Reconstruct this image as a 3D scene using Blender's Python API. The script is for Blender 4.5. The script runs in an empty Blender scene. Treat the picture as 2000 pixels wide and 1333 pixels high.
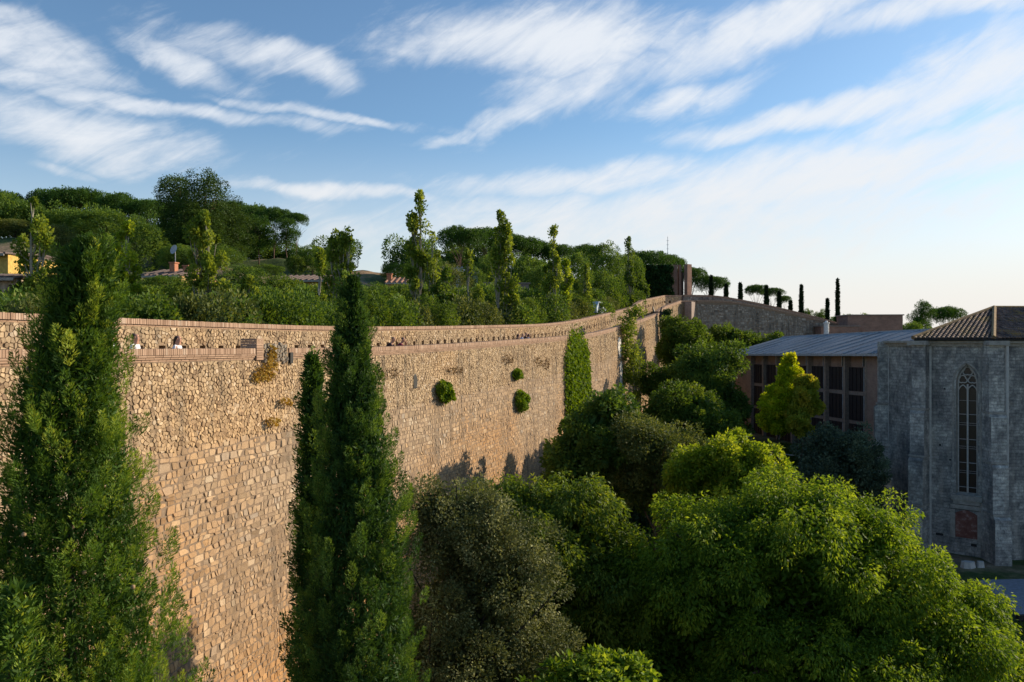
import bpy, math, random
import numpy as np
from mathutils import Vector, Matrix
from mathutils.geometry import delaunay_2d_cdt
R = math.radians
SC = bpy.context.scene
COL = SC.collection

# ------------------------------------------------------------------ camera
cam_d = bpy.data.cameras.new('camera'); cam = bpy.data.objects.new('camera', cam_d); COL.objects.link(cam)
cam.location = (0, 0, 0); cam.rotation_euler = (R(90), 0, 0)
cam_d.lens = 27; cam_d.sensor_width = 36; cam_d.clip_start = 0.1; cam_d.clip_end = 20000
SC.camera = cam
SC.view_settings.view_transform = 'Standard'; SC.view_settings.look = 'None'
SC.view_settings.exposure = 0.5; SC.view_settings.gamma = 1.0

# ------------------------------------------------------------------ sun and sky
SUN_AZ, SUN_EL = 65.0, 21.0          # azimuth from +Y towards +X
sv = Vector((math.sin(R(SUN_AZ)) * math.cos(R(SUN_EL)), math.cos(R(SUN_AZ)) * math.cos(R(SUN_EL)), math.sin(R(SUN_EL))))
sl = bpy.data.lights.new('sun', 'SUN'); sl.energy = 4.6; sl.angle = R(0.5); sl.color = (1.0, 0.82, 0.60)
so = bpy.data.objects.new('sun', sl); COL.objects.link(so); so.rotation_euler = sv.to_track_quat('Z', 'Y').to_euler()
so.location = sv * 100

def nd(nt, typ, **kw):
    n = nt.nodes.new(typ)
    for k, v in kw.items():
        if k.startswith('i_'):
            key = k[2:]
            key = int(key) if key.isdigit() else key.replace('_', ' ')
            n.inputs[key].default_value = v
        else: setattr(n, k, v)
    return n
def math_(nt, op, a, b=None, clamp=False):
    n = nt.nodes.new('ShaderNodeMath'); n.operation = op; n.use_clamp = clamp
    for i, v in enumerate((a, b)):
        if v is None: continue
        if isinstance(v, (int, float)): n.inputs[i].default_value = v
        else: nt.links.new(v, n.inputs[i])
    return n.outputs[0]

W = bpy.data.worlds.new('World'); SC.world = W; W.use_nodes = True
nt = W.node_tree; nt.nodes.clear(); L = nt.links.new
sky = nd(nt, 'ShaderNodeTexSky', sky_type='NISHITA', sun_disc=False)
sky.sun_elevation = R(SUN_EL); sky.sun_rotation = R(SUN_AZ); sky.altitude = 100; sky.air_density = 1.0; sky.dust_density = 0.6; sky.ozone_density = 1.6
tc = nd(nt, 'ShaderNodeTexCoord'); sep = nd(nt, 'ShaderNodeSeparateXYZ'); L(tc.outputs['Generated'], sep.inputs[0])
X, Y, Z = sep.outputs
az = math_(nt, 'ARCTAN2', X, Y); el = math_(nt, 'ARCSINE', Z)
# wispy noise on a high plane
zc = math_(nt, 'ADD', math_(nt, 'MAXIMUM', Z, 0.0), 0.10)
cmb = nd(nt, 'ShaderNodeCombineXYZ'); L(math_(nt, 'DIVIDE', X, zc), cmb.inputs[0]); L(math_(nt, 'DIVIDE', Y, zc), cmb.inputs[1])
ae = nd(nt, 'ShaderNodeCombineXYZ'); L(az, ae.inputs[0]); L(el, ae.inputs[1])
def streak(rot, sx, sy, scale, detail=9, dist=0.6, rough=0.62, off=0):
    m = nd(nt, 'ShaderNodeMapping', vector_type='POINT'); m.inputs['Rotation'].default_value = (0, 0, rot); m.inputs['Scale'].default_value = (sx, sy, 1); m.inputs['Location'].default_value = (off, off, off)
    m0 = nd(nt, 'ShaderNodeMapping', vector_type='POINT'); m0.inputs['Rotation'].default_value = (0, 0, rot); L(ae.outputs[0], m0.inputs[0]); m.inputs['Rotation'].default_value = (0, 0, 0)
    L(m0.outputs[0], m.inputs[0])
    n = nd(nt, 'ShaderNodeTexNoise', noise_dimensions='3D'); L(m.outputs[0], n.inputs['Vector'])
    n.inputs['Scale'].default_value = scale; n.inputs['Detail'].default_value = detail; n.inputs['Roughness'].default_value = rough; n.inputs['Distortion'].default_value = dist
    return n.outputs['Fac']
n1 = streak(R(-14), 1.3, 5.0, 3.4, dist=.9, rough=.6)
n2 = streak(R(-30), 1.0, 4.2, 11, dist=.7, rough=.66, off=3)
n4 = streak(R(8), 1.0, 1.6, 7, dist=1.2, rough=.6, off=7)
wisp = math_(nt, 'ADD', math_(nt, 'ADD', math_(nt, 'MULTIPLY', n1, 0.40), math_(nt, 'MULTIPLY', n2, 0.38)), math_(nt, 'MULTIPLY', n4, .22))
# cloud banks: position given as photo pixel -> azimuth/elevation of the sky
warp = nd(nt, 'ShaderNodeTexNoise'); L(ae.outputs[0], warp.inputs['Vector']); warp.inputs['Scale'].default_value = 7; warp.inputs['Detail'].default_value = 5
wv = nd(nt, 'ShaderNodeVectorMath', operation='SUBTRACT'); L(warp.outputs['Color'], wv.inputs[0]); wv.inputs[1].default_value = (.5, .5, .5)
ws = nd(nt, 'ShaderNodeVectorMath', operation='MULTIPLY_ADD'); L(wv.outputs[0], ws.inputs[0]); ws.inputs[1].default_value = (.20, .065, 0); L(ae.outputs[0], ws.inputs[2])
def bank(px, py, rx, ry, ang, w):
    u = (px - 1000) / 1500; a = math.atan(u); e = math.atan((665 - py) / 1500 * math.cos(a))
    m = nd(nt, 'ShaderNodeMapping', vector_type='TEXTURE')
    m.inputs['Location'].default_value = (a, e, 0); m.inputs['Rotation'].default_value = (0, 0, R(ang)); m.inputs['Scale'].default_value = (rx / 1400, ry / 1350, 1)
    L(ws.outputs[0], m.inputs[0])
    ln = nd(nt, 'ShaderNodeVectorMath', operation='LENGTH'); L(m.outputs[0], ln.inputs[0])
    mr = nd(nt, 'ShaderNodeMapRange', interpolation_type='SMOOTHERSTEP'); L(ln.outputs['Value'], mr.inputs[0])
    mr.inputs['From Min'].default_value = 0.0; mr.inputs['From Max'].default_value = 1.25; mr.inputs['To Min'].default_value = w; mr.inputs['To Max'].default_value = 0
    return mr.outputs[0]
banks = [(1080, 75, 400, 100, 2, 1.05), (1480, 55, 420, 62, 12, 1.0), (1120, 160, 260, 75, 12, .85), (1850, 5, 300, 42, 6, 1.0), (1000, 225, 150, 40, 22, .72), (870, 268, 120, 16, 12, .7),
         (560, 108, 200, 46, -8, .95), (360, 112, 160, 42, -14, .95), (430, 80, 260, 60, -4, .6), (80, 100, 190, 60, -6, .85), (30, 40, 160, 30, -16, .7), (60, 155, 240, 40, -8, .65), (180, 265, 330, 62, -4, 1.0), (300, 200, 420, 24, -2, .82), (650, 222, 340, 15, -5, .66),
         (1650, 220, 420, 34, 3, .95), (1830, 190, 260, 90, 30, .95), (1960, 120, 130, 150, 65, .9), (1960, 270, 180, 80, 15, 1.0), (1350, 185, 200, 40, 10, .8), (1540, 330, 260, 60, 8, .7),
         (1180, 345, 500, 42, 3, .9), (1600, 350, 560, 90, 4, 1.05), (650, 380, 300, 20, -1, .85), (1350, 430, 900, 100, 1, .9), (120, 325, 120, 16, -3, .6)]
acc = None
for b in banks:
    o = bank(*b); acc = o if acc is None else math_(nt, 'MAXIMUM', acc, o)
dens = math_(nt, 'ADD', math_(nt, 'MULTIPLY', acc, 1.0), math_(nt, 'MULTIPLY', math_(nt, 'SUBTRACT', wisp, 0.5), 2.6))
mr = nd(nt, 'ShaderNodeMapRange', interpolation_type='SMOOTHSTEP'); L(dens, mr.inputs[0]); mr.inputs['From Min'].default_value = 0.16; mr.inputs['From Max'].default_value = 1.22; mr.inputs['To Max'].default_value = .93
# thin veil towards the horizon
ve = nd(nt, 'ShaderNodeMapRange', interpolation_type='SMOOTHSTEP'); L(el, ve.inputs[0]); ve.inputs['From Min'].default_value = R(16); ve.inputs['From Max'].default_value = R(1); ve.inputs['To Max'].default_value = .86
va = nd(nt, 'ShaderNodeMapRange', interpolation_type='SMOOTHSTEP'); L(az, va.inputs[0]); va.inputs['From Min'].default_value = R(-40); va.inputs['From Max'].default_value = R(25); va.inputs['To Min'].default_value = .55; va.inputs['To Max'].default_value = 1.15
veil = math_(nt, 'MULTIPLY', ve.outputs[0], va.outputs[0], True)
cov = math_(nt, 'SUBTRACT', 1.0, math_(nt, 'MULTIPLY', math_(nt, 'SUBTRACT', 1.0, mr.outputs[0]), math_(nt, 'SUBTRACT', 1.0, veil)))
# cloud colour: warm white low and to the right, cool white high and left
cr = nd(nt, 'ShaderNodeMix', data_type='RGBA'); L(ve.outputs[0], cr.inputs[0]); cr.inputs[6].default_value = (5.5, 5.75, 6.1, 1); cr.inputs[7].default_value = (5.85, 5.55, 5.15, 1)
mx = nd(nt, 'ShaderNodeMix', data_type='RGBA'); L(cov, mx.inputs[0]); L(cr.outputs[2], mx.inputs[7])
gain = nd(nt, 'ShaderNodeMix', data_type='RGBA', blend_type='MULTIPLY'); gain.inputs[0].default_value = 1; L(sky.outputs[0], gain.inputs[6]); gain.inputs[7].default_value = (.74, .90, 1.0, 1)
L(gain.outputs[2], mx.inputs[6])
bg = nd(nt, 'ShaderNodeBackground'); bg.inputs[1].default_value = 0.11; L(mx.outputs[2], bg.inputs[0])
wo = nd(nt, 'ShaderNodeOutputWorld'); L(bg.outputs[0], wo.inputs[0])

# ------------------------------------------------------------------ helpers
def px(x, y, Yd): return Vector(((x - 1000) / 1500 * Yd, Yd, (665 - y) / 1500 * Yd))
def tag(o, label=None, cat=None, group=None, kind=None):
    if label: o['label'] = label
    if cat: o['category'] = cat
    if group: o['group'] = group
    if kind: o['kind'] = kind
    return o
def empty(name, loc=(0, 0, 0), rz=0, **kw):
    o = bpy.data.objects.new(name, None); COL.objects.link(o); o.location = loc; o.rotation_euler = (0, 0, rz); o.empty_display_size = .3
    return tag(o, **kw)
def link(name, me, mat=None, parent=None, loc=(0, 0, 0)):
    o = bpy.data.objects.new(name, me); COL.objects.link(o); o.location = loc
    if mat is not None and not me.materials: me.materials.append(mat)
    if parent is not None: o.parent = parent
    return o
def mesh_np(name, V, loops, sizes, tint=None, uv=None, smooth=False):
    me = bpy.data.meshes.new(name); V = np.asarray(V, dtype=np.float32)
    loops = np.asarray(loops, dtype=np.int32).ravel(); sizes = np.asarray(sizes, dtype=np.int32)
    me.vertices.add(len(V)); me.vertices.foreach_set('co', V.ravel())
    me.loops.add(len(loops)); me.loops.foreach_set('vertex_index', loops)
    me.polygons.add(len(sizes)); st = np.concatenate(([0], np.cumsum(sizes)[:-1])).astype(np.int32)
    me.polygons.foreach_set('loop_start', st); me.polygons.foreach_set('loop_total', sizes)
    me.polygons.foreach_set('use_smooth', np.full(len(sizes), bool(smooth)))
    me.update(calc_edges=True)
    if tint is not None:
        a = me.attributes.new('tint', 'FLOAT', 'FACE'); a.data.foreach_set('value', np.asarray(tint, dtype=np.float32))
    if uv is not None:
        l = me.uv_layers.new(name='UVMap'); l.data.foreach_set('uv', np.asarray(uv, dtype=np.float32)[loops].ravel())
    return me
class MB:
    """collects polygons; build() gives one mesh with metric UVs"""
    def __init__(s): s.v = []; s.f = []; s.t = []
    def poly(s, pts, t=.5):
        b = len(s.v); s.v += [tuple(p) for p in pts]; s.f.append(list(range(b, b + len(pts)))); s.t.append(t)
    def hexa(s, p, t=.5):   # 8 points: bottom ring 0-3, top ring 4-7
        b = len(s.v); s.v += [tuple(q) for q in p]
        for f in ((3, 2, 1, 0), (4, 5, 6, 7), (0, 1, 5, 4), (1, 2, 6, 5), (2, 3, 7, 6), (3, 0, 4, 7)):
            s.f.append([b + i for i in f]); s.t.append(t)
    def box(s, c, sz, rz=0, t=.5):
        c = Vector(c); hx, hy, hz = sz[0] / 2, sz[1] / 2, sz[2] / 2; ca, sa = math.cos(rz), math.sin(rz)
        P = []
        for dz in (-hz, hz):
            for dx, dy in ((-hx, -hy), (hx, -hy), (hx, hy), (-hx, hy)):
                P.append((c.x + dx * ca - dy * sa, c.y + dx * sa + dy * ca, c.z + dz))
        s.hexa(P, t)
    def obox(s, o, ex, ey, a0, a1, b0, b1, z0, z1, t=.5):   # box in a frame
        P = [o + ex * a + ey * b for (a, b) in ((a0, b0), (a1, b0), (a1, b1), (a0, b1))]
        s.hexa([(p.x, p.y, p.z + z0) for p in P] + [(p.x, p.y, p.z + z1) for p in P], t)
    def tube(s, pts, rad, n=7, cap=True, t=.5):
        pts = [Vector(p) for p in pts]; m = len(pts)
        rad = [rad] * m if isinstance(rad, (int, float)) else rad
        b = len(s.v); prev = None
        for i, p in enumerate(pts):
            d = (pts[min(i + 1, m - 1)] - pts[max(i - 1, 0)]).normalized()
            if prev is None: a = d.orthogonal().normalized()
            else: a = (prev - d * prev.dot(d)); a = a.normalized() if a.length > 1e-5 else d.orthogonal().normalized()
            prev = a; c = d.cross(a)
            for k in range(n):
                th = 2 * math.pi * k / n; s.v.append(tuple(p + (a * math.cos(th) + c * math.sin(th)) * rad[i]))
        for i in range(m - 1):
            for k in range(n):
                k2 = (k + 1) % n; s.f.append([b + i * n + k, b + i * n + k2, b + (i + 1) * n + k2, b + (i + 1) * n + k]); s.t.append(t)
        if cap:
            s.f.append([b + k for k in range(n)][::-1]); s.t.append(t); s.f.append([b + (m - 1) * n + k for k in range(n)]); s.t.append(t)
    def build(s, name, mat, parent=None, smooth=False, off=None):
        V = np.array(s.v, dtype=np.float64)
        if off is not None: V = V - np.array(off)[None]
        loops = [i for f in s.f for i in f]; sizes = [len(f) for f in s.f]
        me = mesh_np(name, V, loops, sizes, s.t, smooth=smooth)
        uvl = me.uv_layers.new(name='UVMap'); uv = np.zeros((len(loops), 2), dtype=np.float32); k = 0
        for p in me.polygons:
            n = p.normal
            if abs(n.z) > .75: tx = Vector((1, 0, 0)); ty = Vector((0, 1, 0))
            else:
                tx = Vector((-n.y, n.x, 0)).normalized(); ty = n.cross(tx)
                if ty.z < 0: ty = -ty
            for li in p.loop_indices:
                co = me.vertices[me.loops[li].vertex_index].co; uv[li] = (co.dot(tx), co.dot(ty))
        uvl.data.foreach_set('uv', uv.ravel())
        return link(name, me, mat, parent)

# ------------------------------------------------------------------ materials
def pmat(name):
    m = bpy.data.materials.new(name); m.use_nodes = True; t = m.node_tree; b = t.nodes['Principled BSDF']
    b.inputs['Roughness'].default_value = .85; b.inputs['Specular IOR Level'].default_value = .25
    return m, t, b
def rgba(c): return (c[0], c[1], c[2], 1)
def ramp(t, fac, stops, interp='LINEAR'):
    n = t.nodes.new('ShaderNodeValToRGB'); t.links.new(fac, n.inputs[0]); n.color_ramp.interpolation = interp
    e = n.color_ramp.elements
    while len(e) < len(stops): e.new(.5)
    for i, (p, c) in enumerate(stops): e[i].position = p; e[i].color = rgba(c) if len(c) == 3 else c
    return n.outputs[0]
def noise(t, scale, detail=5, coord='Object', rough=.55, sc=None, dist=0.0, uv=False):
    c = t.nodes.new('ShaderNodeTexCoord'); out = c.outputs['UV' if uv else coord]
    if sc is not None:
        m = t.nodes.new('ShaderNodeMapping'); m.inputs['Scale'].default_value = sc; t.links.new(out, m.inputs[0]); out = m.outputs[0]
    n = t.nodes.new('ShaderNodeTexNoise'); n.inputs['Scale'].default_value = scale; n.inputs['Detail'].default_value = detail; n.inputs['Roughness'].default_value = rough; n.inputs['Distortion'].default_value = dist
    t.links.new(out, n.inputs['Vector']); return n.outputs['Fac']
def mixc(t, f, a, b, mode='MIX'):
    n = t.nodes.new('ShaderNodeMix'); n.data_type = 'RGBA'; n.blend_type = mode
    for i, v in ((0, f), (6, a), (7, b)):
        if isinstance(v, (int, float)): n.inputs[i].default_value = v
        elif isinstance(v, (tuple, list)): n.inputs[i].default_value = rgba(v)
        else: t.links.new(v, n.inputs[i])
    return n.outputs[2]
def attr(t, name='tint'):
    a = t.nodes.new('ShaderNodeAttribute'); a.attribute_name = name; return a.outputs['Fac']
def bump(t, b, h, strength=.5, dist=.02):
    n = t.nodes.new('ShaderNodeBump'); n.inputs['Strength'].default_value = strength; n.inputs['Distance'].default_value = dist
    t.links.new(h, n.inputs['Height']); t.links.new(n.outputs[0], b.inputs['Normal'])

def leaf_mat(name, dark, mid, light, trans=.4, tcol=None, rough=.62, spec=.18):
    m, t, b = pmat(name)
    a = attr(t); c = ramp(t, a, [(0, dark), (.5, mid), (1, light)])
    t.links.new(c, b.inputs['Base Color']); b.inputs['Roughness'].default_value = rough; b.inputs['Specular IOR Level'].default_value = spec
    tr = t.nodes.new('ShaderNodeBsdfTranslucent')
    tc_ = mixc(t, 1.0, c, tcol or (1.7, 1.45, .55), 'MULTIPLY'); t.links.new(tc_, tr.inputs[0])
    ms = t.nodes.new('ShaderNodeMixShader'); ms.inputs[0].default_value = trans
    t.links.new(b.outputs[0], ms.inputs[1]); t.links.new(tr.outputs[0], ms.inputs[2])
    t.links.new(ms.outputs[0], t.nodes['Material Output'].inputs[0]); return m
M = {}
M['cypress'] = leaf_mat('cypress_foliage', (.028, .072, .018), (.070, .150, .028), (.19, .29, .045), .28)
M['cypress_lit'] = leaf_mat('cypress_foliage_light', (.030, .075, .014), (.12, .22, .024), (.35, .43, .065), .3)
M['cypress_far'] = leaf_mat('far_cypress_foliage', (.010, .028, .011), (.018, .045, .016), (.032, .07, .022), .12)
M['hack'] = leaf_mat('hackberry_foliage', (.048, .105, .012), (.120, .210, .018), (.27, .37, .040), .45)
M['hack_dark'] = leaf_mat('mid_hackberry_foliage', (.048, .095, .014), (.100, .165, .020), (.21, .27, .04), .4)
M['bright'] = leaf_mat('yellow_green_foliage', (.09, .155, .012), (.17, .26, .018), (.33, .40, .05), .48)
M['oak'] = leaf_mat('holm_oak_foliage', (.052, .068, .024), (.125, .145, .050), (.30, .31, .14), .25, (1.3, 1.25, .7))
M['oak_mid'] = leaf_mat('greygreen_oak_foliage', (.045, .075, .022), (.095, .130, .035), (.21, .24, .075), .28)
M['dark'] = leaf_mat('dark_broadleaf_foliage', (.036, .085, .019), (.085, .16, .028), (.17, .26, .042), .36)
M['mid'] = leaf_mat('mid_broadleaf_foliage', (.034, .072, .012), (.075, .140, .018), (.16, .23, .035), .38)
M['blue'] = leaf_mat('bluegreen_foliage', (.042, .070, .046), (.078, .115, .07), (.14, .19, .11), .2, (1.1, 1.1, .8))
M['gold'] = leaf_mat('golden_foliage', (.16, .24, .008), (.30, .40, .012), (.50, .50, .03), .5)
M['goldg'] = leaf_mat('greengold_foliage', (.13, .19, .02), (.26, .30, .03), (.42, .38, .05), .45)
M['poplar'] = leaf_mat('poplar_foliage', (.070, .125, .018), (.15, .22, .030), (.28, .35, .06), .42)
M['pine'] = leaf_mat('pine_foliage', (.020, .058, .010), (.045, .110, .015), (.085, .17, .025), .25)
M['pinelit'] = leaf_mat('tall_pine_foliage', (.022, .052, .012), (.046, .094, .018), (.09, .15, .028), .25)
M['ivy'] = leaf_mat('ivy_foliage', (.045, .095, .008), (.105, .19, .010), (.22, .31, .02), .35)
M['ivyd'] = leaf_mat('dark_ivy_foliage', (.014, .042, .014), (.030, .080, .022), (.06, .13, .03), .25)
M['autumn'] = leaf_mat('autumn_foliage', (.20, .13, .03), (.38, .26, .05), (.50, .38, .09), .35, (1.2, 1.0, .6))
M['grass'] = leaf_mat('grass_blades', (.03, .06, .01), (.06, .11, .015), (.12, .17, .03), .3)
M['browntwig'] = leaf_mat('dry_foliage', (.10, .06, .03), (.20, .13, .06), (.32, .22, .11), .2, (1.1, 1, .8))

def bark(name, c1, c2):
    m, t, b = pmat(name); f = noise(t, 6, 6, sc=(1, 1, .25)); t.links.new(ramp(t, f, [(.3, c1), (.7, c2)]), b.inputs['Base Color']); bump(t, b, f, .8, .03); return m
M['bark'] = bark('brown_bark', (.045, .032, .022), (.13, .10, .075))
M['barkpale'] = bark('pale_bark', (.16, .14, .10), (.40, .37, .30))
M['barkpine'] = bark('pine_bark', (.06, .035, .025), (.20, .13, .09))
M['barkdark'] = bark('dark_bark', (.022, .018, .014), (.065, .052, .04))

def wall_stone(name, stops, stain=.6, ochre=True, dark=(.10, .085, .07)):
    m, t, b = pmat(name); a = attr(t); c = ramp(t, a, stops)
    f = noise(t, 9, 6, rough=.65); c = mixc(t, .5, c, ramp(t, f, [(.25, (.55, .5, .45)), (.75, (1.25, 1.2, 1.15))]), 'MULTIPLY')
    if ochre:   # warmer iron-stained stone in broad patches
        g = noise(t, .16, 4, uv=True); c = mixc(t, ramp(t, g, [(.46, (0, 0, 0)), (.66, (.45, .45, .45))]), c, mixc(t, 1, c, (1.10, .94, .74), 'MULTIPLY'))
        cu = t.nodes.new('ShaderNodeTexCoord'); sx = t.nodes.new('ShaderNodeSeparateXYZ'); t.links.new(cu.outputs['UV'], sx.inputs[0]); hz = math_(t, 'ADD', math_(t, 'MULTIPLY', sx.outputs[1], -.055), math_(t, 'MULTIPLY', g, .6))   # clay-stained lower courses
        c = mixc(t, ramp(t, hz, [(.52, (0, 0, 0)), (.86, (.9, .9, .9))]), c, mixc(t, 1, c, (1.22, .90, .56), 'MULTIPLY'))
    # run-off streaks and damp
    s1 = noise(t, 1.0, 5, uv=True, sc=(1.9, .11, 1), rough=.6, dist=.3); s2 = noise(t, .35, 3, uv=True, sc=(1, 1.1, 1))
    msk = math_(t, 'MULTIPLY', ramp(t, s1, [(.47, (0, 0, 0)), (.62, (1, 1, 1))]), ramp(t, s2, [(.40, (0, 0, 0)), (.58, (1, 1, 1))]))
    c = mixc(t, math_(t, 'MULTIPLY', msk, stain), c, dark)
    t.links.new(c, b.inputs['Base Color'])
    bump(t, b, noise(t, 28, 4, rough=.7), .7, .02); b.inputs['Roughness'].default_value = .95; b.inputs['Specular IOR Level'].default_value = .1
    return m
sand = [(0, (.27, .205, .14)), (.2, (.37, .285, .195)), (.5, (.44, .335, .23)), (.7, (.48, .365, .24)), (.8, (.38, .33, .27)), (.88, (.50, .355, .21)), (1, (.55, .46, .34))]
M['stone'] = wall_stone('ochre_ashlar', sand)
M['rubble'] = wall_stone('rubble_stone', [(0, (.27, .195, .13)), (.3, (.40, .305, .20)), (.6, (.49, .38, .25)), (.85, (.57, .44, .28)), (1, (.62, .52, .39))], .6)
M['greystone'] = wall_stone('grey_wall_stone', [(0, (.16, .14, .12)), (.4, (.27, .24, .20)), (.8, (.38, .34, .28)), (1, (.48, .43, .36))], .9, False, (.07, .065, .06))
m, t, b = pmat('mortar'); f = noise(t, 12, 5); t.links.new(ramp(t, f, [(.3, (.17, .12, .08)), (.7, (.28, .205, .14))]), b.inputs['Base Color']); bump(t, b, f, .6, .02); M['mortar'] = m
m, t, b = pmat('pale_mortar'); f = noise(t, 14, 5); t.links.new(ramp(t, f, [(.3, (.22, .15, .09)), (.7, (.36, .26, .17))]), b.inputs['Base Color']); bump(t, b, f, .6, .02); M['mortarp'] = m
m, t, b = pmat('coping_brick'); a = attr(t); c = ramp(t, a, [(0, (.24, .155, .105)), (.4, (.36, .24, .165)), (.8, (.45, .31, .22)), (1, (.49, .38, .29))])
f = noise(t, 3, 6); c = mixc(t, .6, c, ramp(t, f, [(.3, (.7, .67, .65)), (.65, (1.1, 1.1, 1.1))]), 'MULTIPLY'); t.links.new(c, b.inputs['Base Color']); bump(t, b, noise(t, 40, 3), .5, .01); M['brick'] = m
m, t, b = pmat('plaster'); f = noise(t, 3, 7, rough=.7); t.links.new(ramp(t, f, [(.3, (.38, .33, .27)), (.5, (.66, .62, .55)), (.8, (.78, .75, .69))]), b.inputs['Base Color']); bump(t, b, f, .6, .04); M['plaster'] = m
m, t, b = pmat('paving'); f = noise(t, 4, 6); t.links.new(ramp(t, f, [(.3, (.22, .17, .12)), (.7, (.36, .29, .21))]), b.inputs['Base Color']); M['paving'] = m

def brickmat(name, c1, c2, mort, w=.24, h=.07, ms=.012, streaks=.0):
    m, t, b = pmat(name); tcn = t.nodes.new('ShaderNodeTexCoord')
    br = t.nodes.new('ShaderNodeTexBrick'); t.links.new(tcn.outputs['UV'], br.inputs['Vector'])
    br.inputs['Scale'].default_value = 1; br.inputs['Brick Width'].default_value = w; br.inputs['Row Height'].default_value = h; br.inputs['Mortar Size'].default_value = ms
    br.inputs['Color1'].default_value = rgba(c1); br.inputs['Color2'].default_value = rgba(c2); br.inputs['Mortar'].default_value = rgba(mort)
    c = mixc(t, .8, br.outputs['Color'], ramp(t, noise(t, 1.3, 7, rough=.65), [(.3, (.6, .6, .62)), (.7, (1.2, 1.18, 1.15))]), 'MULTIPLY')
    t.links.new(c, b.inputs['Base Color']); b.inputs['Roughness'].default_value = .95
    bump(t, b, br.outputs['Fac'], -.4, .01); return m
M['bldbrick'] = brickmat('pink_brick', (.30, .17, .125), (.36, .215, .16), (.33, .26, .22))
M['towerbrick'] = brickmat('tower_brick', (.27, .15, .11), (.33, .19, .14), (.28, .2, .16), .4, .12, .02)
# church masonry: coursed grey limestone, lichen and damp
def churchmat(cname, cg):
    m, t, b = pmat(cname); tcn = t.nodes.new('ShaderNodeTexCoord')
    wn = t.nodes.new('ShaderNodeTexNoise'); wn.inputs['Scale'].default_value = 1.6; wn.inputs['Detail'].default_value = 4; t.links.new(tcn.outputs['UV'], wn.inputs['Vector'])
    v1 = t.nodes.new('ShaderNodeVectorMath'); v1.operation = 'SUBTRACT'; t.links.new(wn.outputs['Color'], v1.inputs[0]); v1.inputs[1].default_value = (.5, .5, .5)
    v2 = t.nodes.new('ShaderNodeVectorMath'); v2.operation = 'MULTIPLY_ADD'; t.links.new(v1.outputs[0], v2.inputs[0]); v2.inputs[1].default_value = (.22, .10, 0); t.links.new(tcn.outputs['UV'], v2.inputs[2])
    br = t.nodes.new('ShaderNodeTexBrick'); t.links.new(v2.outputs[0], br.inputs['Vector']); br.squash = 1.3; br.squash_frequency = 3; br.offset_frequency = 2; br.offset = .43
    br.inputs['Scale'].default_value = 1; br.inputs['Brick Width'].default_value = .36; br.inputs['Row Height'].default_value = .19; br.inputs['Mortar Size'].default_value = .018; br.inputs['Mortar Smooth'].default_value = .6
    br.inputs['Color1'].default_value = (.29 * cg, .285 * cg, .26 * cg, 1); br.inputs['Color2'].default_value = (.37 * cg, .36 * cg, .33 * cg, 1); br.inputs['Mortar'].default_value = (.25 * cg, .24 * cg, .225 * cg, 1)
    c = mixc(t, .9, br.outputs['Color'], ramp(t, noise(t, .5, 6, rough=.6), [(.35, (.6, .6, .62)), (.65, (1.35, 1.33, 1.3))]), 'MULTIPLY')
    c = mixc(t, .9, c, ramp(t, noise(t, 3.2, 8, rough=.78), [(.34, (.38, .39, .41)), (.52, (.95, .95, .95)), (.68, (1.9, 1.85, 1.75))]), 'MULTIPLY')
    c = mixc(t, ramp(t, noise(t, 1, 6, uv=True, sc=(.8, .35, 1), rough=.65), [(.44, (0, 0, 0)), (.66, (.75, .75, .75))]), c, (.075, .076, .08))
    c = mixc(t, ramp(t, noise(t, 1.3, 5, uv=True, sc=(1.6, .16, 1)), [(.55, (0, 0, 0)), (.72, (.5, .5, .5))]), c, (.42, .38, .32))
    t.links.new(c, b.inputs['Base Color']); b.inputs['Roughness'].default_value = .95
    bump(t, b, math_(t, 'ADD', math_(t, 'MULTIPLY', br.outputs['Fac'], -.6), noise(t, 9, 6, rough=.7)), .9, .04); return m
M['church'] = churchmat('church_limestone', 1.15); M['churchb'] = churchmat('buttress_limestone', 1.4)
m, t, b = pmat('dressed_limestone'); f = noise(t, 4, 7, rough=.7); t.links.new(ramp(t, f, [(.3, (.20, .19, .17)), (.7, (.42, .39, .34))]), b.inputs['Base Color']); bump(t, b, f, .5, .02); M['dressed'] = m
m, t, b = pmat('tracery_stone'); f = noise(t, 4, 7, rough=.7); t.links.new(ramp(t, f, [(.3, (.32, .31, .29)), (.7, (.55, .52, .47))]), b.inputs['Base Color']); M['tracery'] = m
m, t, b = pmat('red_brick_infill'); f = noise(t, 3, 7, rough=.7); t.links.new(ramp(t, f, [(.35, (.13, .05, .04)), (.52, (.20, .085, .065)), (.68, (.36, .27, .24))]), b.inputs['Base Color']); bump(t, b, f, .5, .02); M['redpatch'] = m
m, t, b = pmat('roof_tile'); a = attr(t); c = ramp(t, a, [(0, (.065, .05, .045)), (.4, (.13, .095, .08)), (.8, (.20, .14, .11)), (1, (.28, .19, .14))])
lich = ramp(t, noise(t, .9, 6, rough=.7), [(.52, (0, 0, 0)), (.66, (.9, .9, .9))]); c = mixc(t, lich, c, (.24, .16, .05)); t.links.new(c, b.inputs['Base Color']); bump(t, b, noise(t, 20, 4), .5, .02); M['tile'] = m
m, t, b = pmat('ridge_tile'); t.links.new(ramp(t, noise(t, 4, 6), [(.35, (.15, .10, .05)), (.65, (.32, .21, .09))]), b.inputs['Base Color']); M['ridge'] = m
m, t, b = pmat('grey_roof_sheet'); f = noise(t, .6, 7, rough=.6, sc=(.4, 1, 1)); t.links.new(ramp(t, f, [(.3, (.15, .165, .18)), (.7, (.25, .265, .28))]), b.inputs['Base Color']); b.inputs['Roughness'].default_value = .6; b.inputs['Specular IOR Level'].default_value = .4; M['sheet'] = m
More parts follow.
